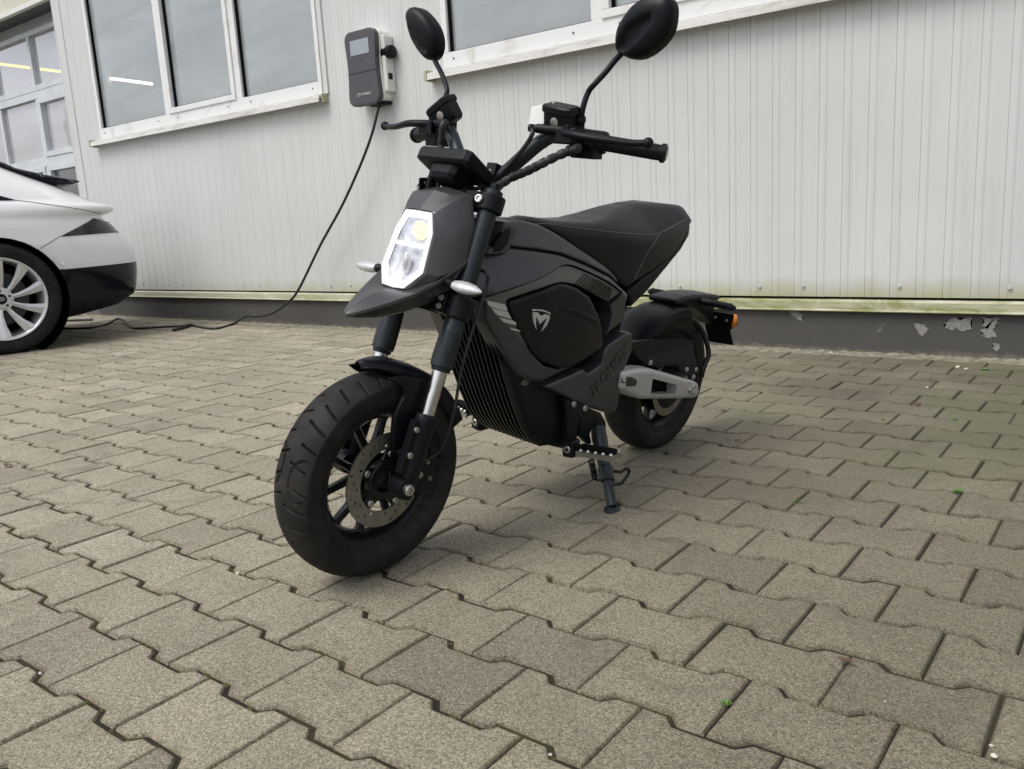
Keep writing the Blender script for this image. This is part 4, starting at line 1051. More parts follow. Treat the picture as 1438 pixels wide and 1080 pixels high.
# ---- cables and hoses
def hose(nm, pts, r, mat='cable', wrap=None, n=8):
    b = BM(); tube(b, pts, r, 10, n)
    if wrap:
        sp = spline(pts, 12); acc = 0
        for i in range(1, len(sp)):
            acc += (sp[i] - sp[i - 1]).length
            if acc > wrap: acc = 0; d = (sp[i] - sp[i - 1]).normalized(); rod(b, sp[i] - d * wrap * .34, sp[i] + d * wrap * .34, [(0, r * .9), (.06, r * 1.16), (.94, r * 1.16), (1, r * .9)], 12)
    return bk(nm, b, mat, smooth=40)
c1 = [(0.257,0.969),(0.217,0.955)]; c2 = [(0.195,0.936),(0.148,0.914),(0.099,0.894)]; c3 = [(0.084,0.868),(0.046,0.852)]
hose('wrapped_cable_loom', [(.835, .20, .965)] + [(.88, y, z) for y, z in c1] + [(.91, y, z) for y, z in c2] + [(.95, y, z) for y, z in c3] + [(.99, -.02, .85)], .0088, wrap=.021)
h1 = [(0.148,0.994),(0.132,0.969),(0.094,0.929),(0.057,0.895),(0.022,0.872)]
hose('brake_hose', [(.885, .13, 1.004)] + [(.9, y, z) for y, z in h1] + [(.95, -.01, .85), (1.0, .02, .80)], .005)
h2 = [(-0.127,1.002),(-0.131,0.972),(-0.132,0.942)]
hose('wrapped_cable_loom', [(.875, -.14, 1.005)] + [(.9, y, z) for y, z in h2] + [(.92, -.09, .88), (.97, -.05, .82)], .0075, wrap=.02)
h3 = [(0.998,0.692),(0.994,0.669),(1.009,0.628),(1.025,0.589),(1.051,0.525),(1.068,0.465),(1.078,0.409),(1.084,0.385)]
hose('front_brake_line', [(.99, .07, .70)] + path3(.122, h3) + [(1.10, .105, .30), (1.14, .085, .27)], .0038)
bm = BM(); plate([(.850, .098, 1.050), (.848, .160, 1.062), (.854, .164, 1.018), (.857, .098, 1.008)], (-1, 0, 0), .004, bm); bk('white_tag', bm, 'whitep', smooth=0, bevel=.002)

# ---- body
def wcurve(pts):
    """piecewise-linear function of x"""
    pts = sorted(pts)
    def f(x):
        if x <= pts[0][0]: return pts[0][1]
        for (a, ya), (b, yb) in zip(pts, pts[1:]):
            if x <= b: return ya + (yb - ya) * (x - a) / (b - a)
        return pts[-1][1]
    return f
core = [(.95, .80), (.90, .62), (.78, .40), (.50, .26), (.38, .30), (.36, .50), (.30, .58), (.45, .72), (.75, .76)]
bm = BM(); pillow(rnd(core, .03), lambda x, z: .085 - max(0, min(.045, (z - .55) * .5)), .02, .03, sym=True, bm=bm); bk('frame', bm, 'black', smooth=40)
ws = wcurve([(.30, .10), (.42, .125), (.62, .138), (.80, .136), (.92, .118), (1.0, .10)])
def wside(x, z):
    w_ = ws(x)
    if z < .5: w_ -= (.5 - z) * .16
    if z > .64: w_ -= (z - .64) ** 1.3 * .9
    return w_
seam_t = [(0.928,0.74),(0.865,0.736),(0.792,0.727),(0.707,0.712),(0.622,0.684),(0.516,0.645),(0.438,0.603)]
def zseam(x):
    pts = sorted(seam_t)
    if x <= pts[0][0]: return pts[0][1]
    for (a, ya), (b, yb) in zip(pts, pts[1:]):
        if x <= b: return ya + (yb - ya) * (x - a) / (b - a)
    return pts[-1][1]
tank = [(0.876,0.798),(0.887,0.769)] + [(0.928,0.741),(0.865,0.737),(0.793,0.728),(0.707,0.714),(0.622,0.686),(0.516,0.646),(0.467,0.62)] + [(0.476,0.636),(0.534,0.673),(0.627,0.719),(0.7,0.759),(0.751,0.781),(0.807,0.793),(0.852,0.8)]
def wtank(x, z):
    zs_ = zseam(x); d_ = max(0, z - zs_); return wside(x, min(z, zs_)) - .0015 - d_ * .42 - d_ * d_ * 2.2
bm = BM(); pillow(rnd(tank, .008), wtank, .007, .010, .006, sym=True, bm=bm)
bk('tank_cover', bm, 'matte', smooth=60)
nose = [(0.914,0.798),(0.872,0.798),(0.862,0.788),(0.875,0.761),(0.893,0.728),(0.915,0.725),(0.963,0.727),(0.971,0.733),(0.934,0.748),(0.919,0.768)]
bm = BM(); pillow(rnd(nose, .006), .094, .005, .010, sym=True, bm=bm); bk('head_cover', bm, 'cowl', smooth=40)
ninn = [(0.945,0.748),(0.911,0.781),(0.895,0.785),(0.89,0.775),(0.901,0.746),(0.919,0.733),(0.95,0.732)]
bm = BM(); pillow(rnd(ninn, .003), .0955, .0015, .014, None, .08, bm=bm); bk('head_cover_insert', bm, 'plastic', smooth=40)
bm = BM(); pillow(rnd(ninn, .003), .0955, .0015, .014, None, .08, bm=bm, side=-1); bmesh.ops.recalc_face_normals(bm, faces=bm.faces); bk('head_cover_insert', bm, 'plastic', smooth=40)

up = [(0.992,0.732),(0.928,0.739),(0.865,0.735),(0.792,0.726),(0.707,0.711),(0.622,0.683),(0.516,0.644),(0.438,0.602),(0.404,0.583),(0.417,0.55),(0.413,0.51),(0.486,0.488),(0.51,0.472),(0.512,0.441),(0.598,0.423),(0.667,0.408)]
lo_ = [(0.771,0.393),(0.812,0.407),(0.851,0.426),(0.874,0.452),(0.912,0.498),(0.943,0.542),(0.964,0.574)]
lo2 = [(0.976,0.639),(0.993,0.631),(1.018,0.666),(1.008,0.701)]
side_o = up + lo_ + lo2
band_ho = [(0.983,0.632),(0.941,0.643),(0.885,0.653),(0.848,0.658),(0.796,0.67),(0.742,0.684),(0.72,0.689),(0.698,0.689),(0.676,0.685),(0.64,0.673),(0.594,0.657),(0.546,0.639),(0.495,0.618),(0.444,0.593),(0.478,0.575),(0.508,0.566),(0.492,0.54),(0.514,0.472),(0.554,0.451),(0.71,0.42),(0.77,0.438),(0.826,0.48),(0.856,0.509),(0.897,0.549),(0.932,0.578),(0.955,0.6)]
for s in (1, -1):
    bm = BM()
    hole = rnd(band_ho, .008)
    def wsf(x, z):
        # a soft shoulder falling into the recessed band
        d_ = pdist((x, z), hole)
        return wside(x, z) 
    pillow(rnd(side_o, .010), wsf, .014, .011, None, .06, bm=bm, side=s, holes=[hole])
    if s < 0: bmesh.ops.recalc_face_normals(bm, faces=bm.faces)
    sp_ = bk('side_panel', bm, 'matte', smooth=38)
    # light band in the recess
    bo = [(0.977,0.629),(0.916,0.642),(0.848,0.655),(0.796,0.666),(0.742,0.68),(0.72,0.685),(0.7,0.685),(0.679,0.682),(0.64,0.669),(0.593,0.653),(0.545,0.635),(0.5,0.617),(0.45,0.593),(0.512,0.576),(0.557,0.594),(0.615,0.617),(0.67,0.637),(0.7,0.644),(0.73,0.649),(0.77,0.647),(0.831,0.638),(0.875,0.63),(0.904,0.625),(0.915,0.62),(0.913,0.609),(0.9,0.584),(0.875,0.551),(0.848,0.513),(0.826,0.48),(0.77,0.441),(0.71,0.421),(0.722,0.42),(0.774,0.435),(0.832,0.467),(0.87,0.503),(0.919,0.552),(0.946,0.585)]
    bm = BM(); pillow(rnd(bo, .003), lambda x, z: wside(x, z) - .006, .002, .012, .001, lambda x, z: wside(x, z) - .02, bm=bm, side=s)
    if s < 0: bmesh.ops.recalc_face_normals(bm, faces=bm.faces)
    bd = bk('recessed_band', bm, 'band', sp_, smooth=30)
    # five silver bars at its front, fine dark bars at its rear
    for qd in ([(0.97,0.625),(0.92,0.612),(0.913,0.6),(0.916,0.596),(0.959,0.609),(0.967,0.615)], [(0.958,0.607),(0.91,0.593),(0.898,0.576),(0.943,0.59)], [(0.941,0.585),(0.892,0.571),(0.882,0.559),(0.93,0.573)], [(0.938,0.579),(0.885,0.568),(0.882,0.559),(0.93,0.574)], [(0.925,0.563),(0.874,0.547),(0.866,0.541),(0.915,0.555)]):
        bm = BM(); a_ = [(x, s * (wside(x, z) - .0028), z) for x, z in qd]; plate(a_, (0, -s, 0), .002, bm); bk('silver_bar', bm, 'stripe', bd, smooth=0)
    ht = [(0.63,0.66),(0.508,0.613)]; hb_ = [(0.674,0.64),(0.511,0.578)]
    for k in range(13):
        t = k / 12; a = Vector(ht[0]) + (Vector(ht[1]) - Vector(ht[0])) * t * 1.06; b_ = Vector(hb_[0]) + (Vector(hb_[1]) - Vector(hb_[0])) * t * 1.0
        dd = (Vector(ht[1]) - Vector(ht[0])) / 12 * .27
        bm = BM(); a_ = [(p.x, s * (wside(p.x, p.y) - .0034), p.y) for p in (a - dd, a + dd, b_ + dd, b_ - dd)]; plate(a_, (0, -s, 0), .002, bm); bk('dark_bar', bm, 'hatch', bd, smooth=0)
    # battery cover with shallow wave texture and a shield emblem
    bc = [(0.905,0.618),(0.836,0.63),(0.776,0.641),(0.744,0.646),(0.724,0.645),(0.676,0.631),(0.62,0.603),(0.607,0.59),(0.561,0.542),(0.525,0.476),(0.532,0.446),(0.559,0.441),(0.613,0.429),(0.647,0.419),(0.682,0.418),(0.717,0.428),(0.778,0.452),(0.82,0.479),(0.847,0.511),(0.882,0.563),(0.905,0.602)]
    def wb(x, z):
        # a raised diagonal facet across the lower rear half
        return wside(x, z) + .001 + .004 * max(0, 1 - ((x - .68) ** 2 + (z - .47) ** 2) / .03)
    bm = BM(); pillow(rnd(bc, .008), wb, .009, .010, .006, .06, bm=bm, side=s)
    if s < 0: bmesh.ops.recalc_face_normals(bm, faces=bm.faces)
    cv = bk('battery_cover', bm, 'carbon', smooth=38)
    fa = [(0.67,0.568),(0.565,0.531),(0.528,0.477),(0.537,0.449),(0.616,0.434),(0.633,0.426),(0.657,0.469)]
    fa = [(0.744,0.59),(0.685,0.58),(0.578,0.539),(0.557,0.517),(0.708,0.57)]
    bm = BM(); pillow(rnd(fa, .004), lambda x, z: wb(x, z) + .0012, .003, .01, .002, lambda x, z: wb(x, z) - .004, bm=bm, side=s)
    if s < 0: bmesh.ops.recalc_face_normals(bm, faces=bm.faces)
    bk('cover_ridge', bm, 'plastic', cv, smooth=40)
    for nm, qd in (('emblem', [(0.84,0.595),(0.826,0.593),(0.809,0.591),(0.794,0.586),(0.778,0.579),(0.78,0.576),(0.795,0.583),(0.81,0.587),(0.825,0.59),(0.839,0.59)]), ('emblem', [(0.839,0.587),(0.824,0.586),(0.811,0.575),(0.798,0.579),(0.782,0.574),(0.781,0.569),(0.784,0.56),(0.793,0.548),(0.807,0.538),(0.8,0.551),(0.794,0.562),(0.791,0.57),(0.798,0.567),(0.814,0.556),(0.822,0.57),(0.827,0.576),(0.827,0.566),(0.826,0.553),(0.823,0.543),(0.83,0.555),(0.836,0.57)])):
        bm = BM(); a_ = [(x, s * (wb(x, z) + .0022), z) for x, z in qd]; plate(a_, (0, -s, 0), .002, bm); bmesh.ops.triangulate(bm, faces=bm.faces); bk(nm, bm, 'stripe', cv, smooth=0)
    # lower panel with embossed lettering
    lp_ = [(0.768,0.387),(0.71,0.392),(0.659,0.396),(0.602,0.403),(0.577,0.387),(0.557,0.391),(0.511,0.404),(0.508,0.433),(0.492,0.454),(0.406,0.476),(0.381,0.471),(0.368,0.417),(0.391,0.382),(0.412,0.335),(0.398,0.253),(0.407,0.235),(0.431,0.236),(0.49,0.26),(0.572,0.293),(0.65,0.33),(0.715,0.363)]
    bm = BM(); pillow(rnd(lp_, .006), lambda x, z: .128 - max(0, .32 - z) * .15 + max(0, z - .42) * .05, .007, .012, .007, .06, bm=bm, side=s)
    if s < 0: bmesh.ops.recalc_face_normals(bm, faces=bm.faces)
    lpo = bk('lower_panel', bm, 'matte', smooth=38)
    tp = [(0.549,0.327),(0.406,0.422)]
    p0, p1 = Vector((tp[0][0], s * .1300, tp[0][1])), Vector((tp[1][0], s * .1320, tp[1][1]))
    dx = (p1 - p0).normalized() if s > 0 else (p0 - p1).normalized()
    upv = Vector((0, s, 0)).cross(dx)
    bm = text_bm('TROMOX', .052, (p0 + p1) / 2 + Vector((0, s * .0006, 0)), dx, upv, .0012, (p1 - p0).length / .20, 0, 0)
    bk('lettering', bm, 'faint', lpo, smooth=0)

# finned battery / motor case
cs = [(0.983,0.58),(0.932,0.544),(0.906,0.511),(0.875,0.471),(0.845,0.43),(0.811,0.403),(0.731,0.371),(0.611,0.311),(0.617,0.286),(0.616,0.225),(0.698,0.229),(0.75,0.24),(0.805,0.259),(0.862,0.323),(0.906,0.405),(0.949,0.488),(0.987,0.542)]
case_o = [(1.0, .57), (.945, .56), (.925, .50), (.885, .41), (.845, .325), (.800, .262), (.765, .232), (.72, .212), (.66, .19), (.60, .172), (.56, .17), (.545, .20), (.54, .30), (.60, .33), (.70, .40), (.80, .52), (.85, .60), (.98, .62)]
case_o = [(.945, .60), (.918, .535), (.872, .43), (.830, .345), (.795, .285), (.762, .247), (.72, .218), (.67, .192), (.615, .170), (.575, .163), (.552, .19), (.545, .30), (.62, .34), (.74, .42), (.80, .54), (.86, .62)]
bm = BM(); pillow(rnd(case_o, .015), lambda x, z: .100, .016, .014, sym=True, bm=bm)
cas = bk('battery_case', bm, 'plastic', smooth=40)
fin_prof = [(.945, .59), (.918, .535), (.872, .43), (.830, .345), (.795, .285), (.762, .247), (.72, .218), (.67, .196)]
for k in range(13):
    y = -.092 + k * .0153; outp = []
    for i, p in enumerate(fin_prof):
        a = Vector(fin_prof[max(0, i - 1)]); b_ = Vector(fin_prof[min(len(fin_prof) - 1, i + 1)]); t = (b_ - a).normalized(); n_ = Vector((-t.y, t.x)); n_ = n_ if (n_.x > 0 or n_.y < 0) else -n_
        if n_.x < 0 or (n_.x - n_.y) < 0: n_ = -n_
        outp.append(Vector(p) + n_ * (.013 if 0 < i < len(fin_prof) - 1 else -.002))
    poly = [tuple(p) for p in outp] + [(p[0] - .006, p[1] + .006) for p in reversed(fin_prof)]
    bm = BM(); a_ = [(x, y - .0022, z) for x, z in poly]; plate(a_, (0, 1, 0), .0044, bm); bmesh.ops.triangulate(bm, faces=bm.faces)
    bk('cooling_fin', bm, 'gloss', cas, smooth=20)
for s in (1, -1):
    qd = [(0.828,0.402),(0.818,0.41),(0.792,0.404),(0.801,0.392),(0.821,0.394)]
    bm = BM(); plate([(x, s * .1003, z) for x, z in qd], (0, s, 0), .002, bm); bk('case_badge', bm, 'band', cas, smooth=0)

# ---- seat
so = [(0.781,0.793),(0.76,0.798),(0.72,0.794),(0.661,0.785),(0.593,0.781),(0.521,0.779),(0.447,0.789),(0.361,0.808),(0.291,0.819)] + [(0.165,0.818),(0.091,0.812)] + [(0.078,0.805)] + [(0.087,0.791),(0.072,0.768)] + [(0.101,0.749),(0.126,0.711),(0.17,0.674),(0.229,0.654),(0.28,0.635),(0.326,0.619),(0.366,0.607),(0.384,0.594),(0.412,0.607),(0.456,0.635),(0.519,0.671),(0.598,0.713),(0.672,0.752),(0.733,0.776),(0.789,0.79),(0.827,0.795)]
seam = [(0.747,0.778),(0.708,0.782),(0.631,0.773),(0.522,0.761),(0.414,0.75),(0.299,0.743),(0.257,0.748),(0.126,0.779)]
def zse(x):
    pts = seam_s
    if x <= pts[0][0]: return pts[0][1]
    for (a, ya), (b, yb) in zip(pts, pts[1:]):
        if x <= b: return ya + (yb - ya) * (x - a) / max(1e-6, b - a)
    return pts[-1][1]
def smooth_curve(pts):
    pts = sorted(pts); sp = spline([(x, y, 0) for x, y in pts], 12)
    return wcurve([(p.x, p.y) for p in sp])
wse = smooth_curve([(-.10, .080), (-.04, .094), (.05, .112), (.2, .122), (.35, .118), (.46, .102), (.56, .080), (.66, .060), (.74, .040)])
seam_s = sorted((p.x, p.y) for p in spline([(x, z, 0) for x, z in sorted(seam)], 8))
def wseat(x, z):
    w_ = wse(x); d_ = z - zse(x)
    sp_d = .009 * math.log(1 + math.exp(max(-30, min(30, d_ / .009))))
    w_ -= min(w_ * .82, sp_d * 1.25) + .06 * max(0, -d_)
    return w_
bm = BM(); pillow(rnd(so, .008), wseat, .014, .011, .012, sym=True, bm=bm)
seat = bk('seat', bm, 'seat', smooth=38)
for s in (1, -1):
    b = BM(); ln = [(x, s * (wseat(x, z) + .0005), z) for x, z in resample(seam + seam[::-1], .01)[:60]]
    xs_c = sorted(seam); q = [xs_c[0][0] + (xs_c[-1][0] - xs_c[0][0]) * i / 40 for i in range(41)]
    tube(b, [(x, s * (wseat(x, zse(x) - .002) + .0006), zse(x) - .002) for x in q], .0011, 6, 0); bk('seam', b, 'thread', seat)
    v_ = [(0.271,0.742),(0.294,0.722),(0.321,0.695),(0.338,0.67),(0.355,0.64),(0.371,0.612)]
    b = BM(); tube(b, [(x, s * (wseat(x, z) + .0006), z) for x, z in v_], .0011, 6, 3); bk('seam', b, 'thread', seat)
# tail cover under the seat
tl = [(0.381,0.593),(0.326,0.618),(0.28,0.632),(0.229,0.652),(0.17,0.672),(0.125,0.708),(0.103,0.746),(0.102,0.766),(0.075,0.761),(0.067,0.754),(0.068,0.723),(0.11,0.684),(0.158,0.656),(0.222,0.618),(0.286,0.577),(0.33,0.557),(0.369,0.539),(0.388,0.576)]
bm = BM(); pillow(rnd(tl, .006), wcurve([(-.12, .07), (0, .098), (.2, .108), (.45, .112)]) and (lambda x, z: wcurve([(-.12, .07), (0, .098), (.2, .108), (.45, .112)])(x)), .01, .014, sym=True, bm=bm)
tailo = bk('tail_cover', bm, 'plastic', smooth=40)

# ---- rear wheel, swing arm
def groove_rear(a, y):
    d = 0; seg = 2 * pi / 14
    for side in (-1, 1):
        yy = side * y
        if yy < .006 or yy > .06: continue
        for off, s0, sl in ((0, .006, 2.4), (.5, .025, 2.0)):
            if yy > s0:
                ph_ = (a + (seg / 2 if side > 0 else 0) + sl * yy - off * seg) % seg; ph_ = min(ph_, seg - ph_) * .237
                if ph_ < .0034: d = max(d, .0045 * (1 - ph_ / .0034) ** .5)
    return d
rw = bk('rear_wheel', spoke_wheel(.158, .042, 5, .06, .05), 'gloss', smooth=35); rw.location = RX
bk('tyre', tyre(.237, .062, .158, 700, 40, groove_rear), 'tyre', rw, smooth=60)
bm = BM(); lathe_y(bm, [(0, .066), (.03, .066), (.06, .062), (.095, .058), (.103, .050), (.103, -.050), (.095, -.058), (.06, -.062), (0, -.066)], (0, 0, 0), 48); bk('hub_motor', bm, 'plastic', rw, smooth=30)
bm = BM(); lathe_y(bm, [(.108, .056), (.112, .060), (.088, .060), (.086, .056), (.108, .056)], (0, 0, 0), 60); bk('brake_disc', bm, 'disc', rw, smooth=30)
for s in (1, -1):
    arm = [(0.422,0.366),(0.362,0.364),(0.324,0.361),(0.272,0.35),(0.18,0.321),(0.088,0.291),(-0.009,0.26),(-0.036,0.247),(-0.049,0.217),(-0.043,0.2),(-0.024,0.197),(0.161,0.232),(0.311,0.262),(0.364,0.282),(0.412,0.308),(0.426,0.317)]
    win_ = [(0.266,0.319),(0.186,0.294),(0.115,0.271),(0.111,0.241),(0.19,0.255),(0.268,0.272)]
    notch = [(0.412,0.352),(0.386,0.347),(0.357,0.334),(0.35,0.323),(0.356,0.314),(0.38,0.316),(0.411,0.323)]
    bm = BM(); pillow(rnd(arm, .009), .144, .016, .010, .015, .098, bm=bm, side=s, holes=[rnd(win_, .004)])
    if s < 0: bmesh.ops.recalc_face_normals(bm, faces=bm.faces)
    sa = bk('swing_arm', bm, 'silver', smooth=35)
    bm = BM(); pillow(rnd(win_, .004), .108, 0, .03, None, .104, bm=bm, side=s)
    if s < 0: bmesh.ops.recalc_face_normals(bm, faces=bm.faces)
    bk('arm_recess', bm, 'black', sa, smooth=0)
    bm = BM(); pillow(rnd(notch, .006), .1445, .0015, .01, None, .14, bm=bm, side=s)
    if s < 0: bmesh.ops.recalc_face_normals(bm, faces=bm.faces)
    bk('arm_scoop', bm, 'cargrey', sa, smooth=30)
    for k in range(5):
        z_ = .262 - k * .009; bm = BM(); bx(bm, .028, .062, s * .1415, s * .1432, z_ - .0012, z_ + .0012); bk('engraved_line', bm, 'band', sa, smooth=0)
    for (x, z), r_ in zip([(0.02,0.237),(0.002,0.246),(0.003,0.222),(0.424,0.342)], (.013, .006, .006, .006)):
        bm = BM(); bolt(bm, (x, s * .1405, z), (0, s, 0), r_, .009); bk('bolt', bm, 'steel', sa, smooth=30)
    # dark rear linkage cover between panel and arm
bm = BM(); box(bm, (.42, 0, .36), (.14, .19, .16)); cyl(bm, (.42, -.12, .33), (.42, .12, .33), .03); bk('pivot_block', bm, 'black', smooth=30, bevel=.01)
bm = BM(); rod(bm, (.47, 0, .56), (.30, 0, .34), [(0, .02), (.3, .02), (.32, .03), (.9, .03), (.92, .02), (1, .02)], 18); bk('rear_shock', bm, 'plastic', smooth=30)
# rear hugger
bm = BM(); rings = []
for i in range(22):
    a = radians(172 - 92 * i / 21); a = radians(18 + 88 * i / 21)
    rr = .255; d = Vector((cos(a), 0, sin(a))); prof = []
    for k in range(11):
        u_ = -1 + k / 5; prof.append(RX + d * (rr - .012 * abs(u_) ** 3) + Vector((0, .07 * u_, 0)))
    prof = [RX + d * (rr - .045) + Vector((0, -.073, 0))] + prof + [RX + d * (rr - .045) + Vector((0, .073, 0))]
    rings.append(prof)
loft(bm, rings, caps=False, closed=False)
hug = bk('rear_mudguard', bm, 'plastic', smooth=50); m_ = hug.modifiers.new('thick', 'SOLIDIFY'); m_.thickness = .003; m_.offset = 0
for s in (1, -1):
    ga = [(0.351,0.429),(0.279,0.425),(0.153,0.411),(0.061,0.403),(-0.038,0.383),(-0.054,0.372),(-0.055,0.34),(-0.069,0.291),(-0.061,0.252),(0,0.275),(0.042,0.291),(0.059,0.313),(0.135,0.326),(0.157,0.321),(0.243,0.351),(0.281,0.376),(0.295,0.393),(0.33,0.414)]
    bm = BM(); pillow(rnd(ga, .008), lambda x, z: .112 - max(0, z - .30) * .25, .008, .012, .006, .095, bm=bm, side=s)
    if s < 0: bmesh.ops.recalc_face_normals(bm, faces=bm.faces)
    gd = bk('mudguard_side', bm, 'plastic', hug, smooth=38)
    for x, z in [(0.238,0.357),(0.007,0.295),(-0.055,0.284),(-0.044,0.261)]:
        bm = BM(); bolt(bm, (x, s * .112, z), (0, s, 0), .0085, .006); bk('bolt', bm, 'steel', gd, smooth=30)
# number plate carrier
tb = [(0.019,0.512),(-0.055,0.517),(-0.119,0.516),(-0.187,0.51),(-0.281,0.497),(-0.304,0.484),(-0.265,0.476),(-0.257,0.451),(-0.284,0.401),(-0.307,0.38),(-0.242,0.4),(-0.208,0.425),(-0.139,0.461),(-0.063,0.48),(0.015,0.495)]
bm = BM(); pillow(rnd(tb, .01), .055, .012, .014, sym=True, bm=bm); pc = bk('plate_carrier', bm, 'plastic', smooth=40)
arm_p = [(-0.077,0.444),(-0.116,0.422),(-0.143,0.388),(-0.149,0.36),(-0.15,0.319),(-0.136,0.29),(-0.124,0.268),(-0.12,0.244)]
for s in (1, -1):
    bm = BM(); tube(bm, [(x, s * (.05 + .055 * min(1, i / 4)), z) for i, (x, z) in enumerate(arm_p)], .0085, 10, 6); bk('carrier_arm', bm, 'gloss', pc)
pl = [(0,0.439),(0.129,0.444),(0.138,0.413),(0.11,0.384),(0.123,0.333),(0.031,0.327)]
bm = BM(); plate([(-.26 - (.44 - z) * .25, y, z) for y, z in pl], (-1, 0, 0), .004, bm); po = bk('number_plate_holder', bm, 'black', pc, smooth=0)
for (y, z) in [(0.059,0.423),(0.049,0.424),(0.102,0.419)]:
    bm = BM(); bolt(bm, (-.257, y, z), (1, 0, 0), .005, .004); bk('bolt', bm, 'steel', po, smooth=30)
rf = [(0.129,0.423)][0]
bm = BM(); rod(bm, (-.262, rf[0] - .006, rf[1]), (-.262, rf[0] + .006, rf[1]), [(0, .0225), (.6, .0225), (.8, .021), (1, .019)], 24)
bmesh.ops.rotate(bm, cent=(-.262, rf[0], rf[1]), matrix=Matrix.Rotation(.55, 3, 'Z'), verts=bm.verts); bk('side_reflector', bm, 'amber', po, smooth=30)
sgl = [(0.05,0.49),(0.173,0.486)]; sgr = [(-0.06,0.49),(-0.163,0.487)]
for (a_, b_), nm in ((sgl, 1), (sgr, -1)):
    A, B2 = Vector((-.15, a_[0], a_[1])), Vector((-.165, b_[0], b_[1]))
    pr = [(0, .0125), (.28, .0125)] + [(t_, r_) for k in range(8) for t_, r_ in ((.30 + k * .065, .0135), (.32 + k * .065, .0105), (.335 + k * .065, .0105), (.355 + k * .065, .0135))] + [(.86, .012), (.97, .006), (1, .003)]
    b = BM(); rod(b, A, B2, pr, 14); bk('rear_turn_signal', b, 'plastic', smooth=30)

# ---- side stand and foot pegs
KP = Vector((.505, .125, .215)); KF = Vector((.600, .2596, .045))
bm = BM(); d_ = (KF - KP)
rod(bm, KP, KP + d_ * .97, [(0, .020), (.12, .022), (.3, .020), (.5, .0165), (.52, .021), (.68, .020), (.7, .014), (1, .0125)], 16)
ks = bk('side_stand', bm, 'slate', smooth=30)
UPW = Vector((0, sin(.15147), cos(.15147)))
bm = BM(); rod(bm, KF - UPW * .005, KF + UPW * .006, [(0, .028), (.5, .028), (1, .018)], 20); bmesh.ops.scale(bm, vec=(1, .75, 1), space=Matrix.Translation(-KF), verts=bm.verts); bk('stand_foot', bm, 'slate', ks, smooth=30)
KQ = KP + d_ * .52; KR = KP + d_ * .70
lo3 = [(0.504,0.109),(0.473,0.11),(0.454,0.098),(0.464,0.084),(0.494,0.07)]
bm = BM(); tube(bm, [KQ + Vector((0, .012, 0))] + [(x, .21, z) for x, z in lo3] + [KR + Vector((0, .012, 0))], .0046, 8, 6); bk('stand_loop', bm, 'spring', ks)
A = Vector((.60, .155, .212)); sp0 = [(0.56,0.139),(0.531,0.078)]
A = Vector((sp0[0][0], .15, sp0[0][1])); B2 = Vector((sp0[1][0], .15, sp0[1][1])); pts = []
_, s1, u1 = basis(B2 - A)
for k in range(161):
    t = k / 160; a = t * 2 * pi * 11; pts.append(A + (B2 - A) * t + (s1 * cos(a) + u1 * sin(a)) * .0075)
bm = BM(); tube(bm, pts, .0017, 5, 0); tube(bm, [B2, B2 + Vector((-.01, .005, -.008)), KP + d_ * .55], .003, 6, 3); bk('stand_spring', bm, 'spring', ks)
# brackets
br = [(0.668,0.333),(0.625,0.32),(0.558,0.287),(0.49,0.255),(0.46,0.221),(0.451,0.178),(0.479,0.181),(0.507,0.204),(0.519,0.234),(0.536,0.202),(0.522,0.174),(0.531,0.169),(0.585,0.211),(0.592,0.262),(0.601,0.194),(0.643,0.204),(0.648,0.275)]
bm = BM(); pillow(rnd(br, .004), .122, .003, .014, None, .106, bm=bm); pb = bk('foot_peg_bracket', bm, 'plastic', smooth=35)
for x, z in [(0.628,0.31),(0.574,0.287),(0.476,0.203)]:
    bm = BM(); bolt(bm, (x, .121, z), (0, 1, 0), .0095, .006); bk('bolt', bm, 'steel', pb, smooth=30)
def peg(s, C0, C1, hinge):
    C0, C1, hinge = Vector(C0), Vector(C1), Vector(hinge); d, s1, u1 = basis(C1 - C0)
    fwd = Vector((1, 0, 0)); fwd = (fwd - d * fwd.dot(d)).normalized(); upv = d.cross(fwd) if d.cross(fwd).z > 0 else -d.cross(fwd)
    bm = BM(); box(bm, hinge, (.045, .036, .048), Matrix((tuple(fwd), tuple(d), tuple(upv))).transposed()); h_ = bk('peg_hinge', bm, 'plastic', smooth=30, bevel=.008)
    b = BM(); bolt(b, hinge + fwd * .02 + d * s * 0 + Vector((0, .0, 0)), fwd, .0105, .005); bk('bolt', b, 'steel', h_, smooth=30)
    L_ = (C1 - C0).length; bm = BM()
    for f_ in (-.018, .018): box(bm, (C0 + C1) / 2 + fwd * f_ - upv * .006, (.005, L_, .014), Matrix((tuple(fwd), tuple(d), tuple(upv))).transposed())
    for k in range(5):
        c = C0 + (C1 - C0) * (.12 + k * .19); box(bm, c - upv * .005, (.036, .006, .012), Matrix((tuple(fwd), tuple(d), tuple(upv))).transposed())
        for f_ in (-.018, .018): sphere(bm, c + fwd * f_ + upv * .003, .0065, u=10, v=6)
    pg = bk('foot_peg', bm, 'steel', smooth=30)
    bm = BM(); Rp = Matrix((tuple(fwd), tuple(d), tuple(upv))).transposed()
    rings = []
    for k in range(25):
        t = k / 24; w_ = (.0165 if k % 6 < 4 else .012) * (1 if .03 < t < .97 else .7); c = C0 + (C1 - C0) * (.02 + .9 * t)
        rings.append([c + fwd * w_ * x + upv * (.002 + .012 * y) for x, y in ((1, 0), (.9, 1), (-.9, 1), (-1, 0))])
    loft(bm, rings); bk('peg_rubber', bm, 'black', pg, smooth=30)
pl1 = [(0.16,0.19),(0.276,0.208),(0.135,0.193)]
peg(1, (.635, pl1[0][0], pl1[0][1] + .004), (.622, pl1[1][0], pl1[1][1]), (.638, pl1[2][0], pl1[2][1]))
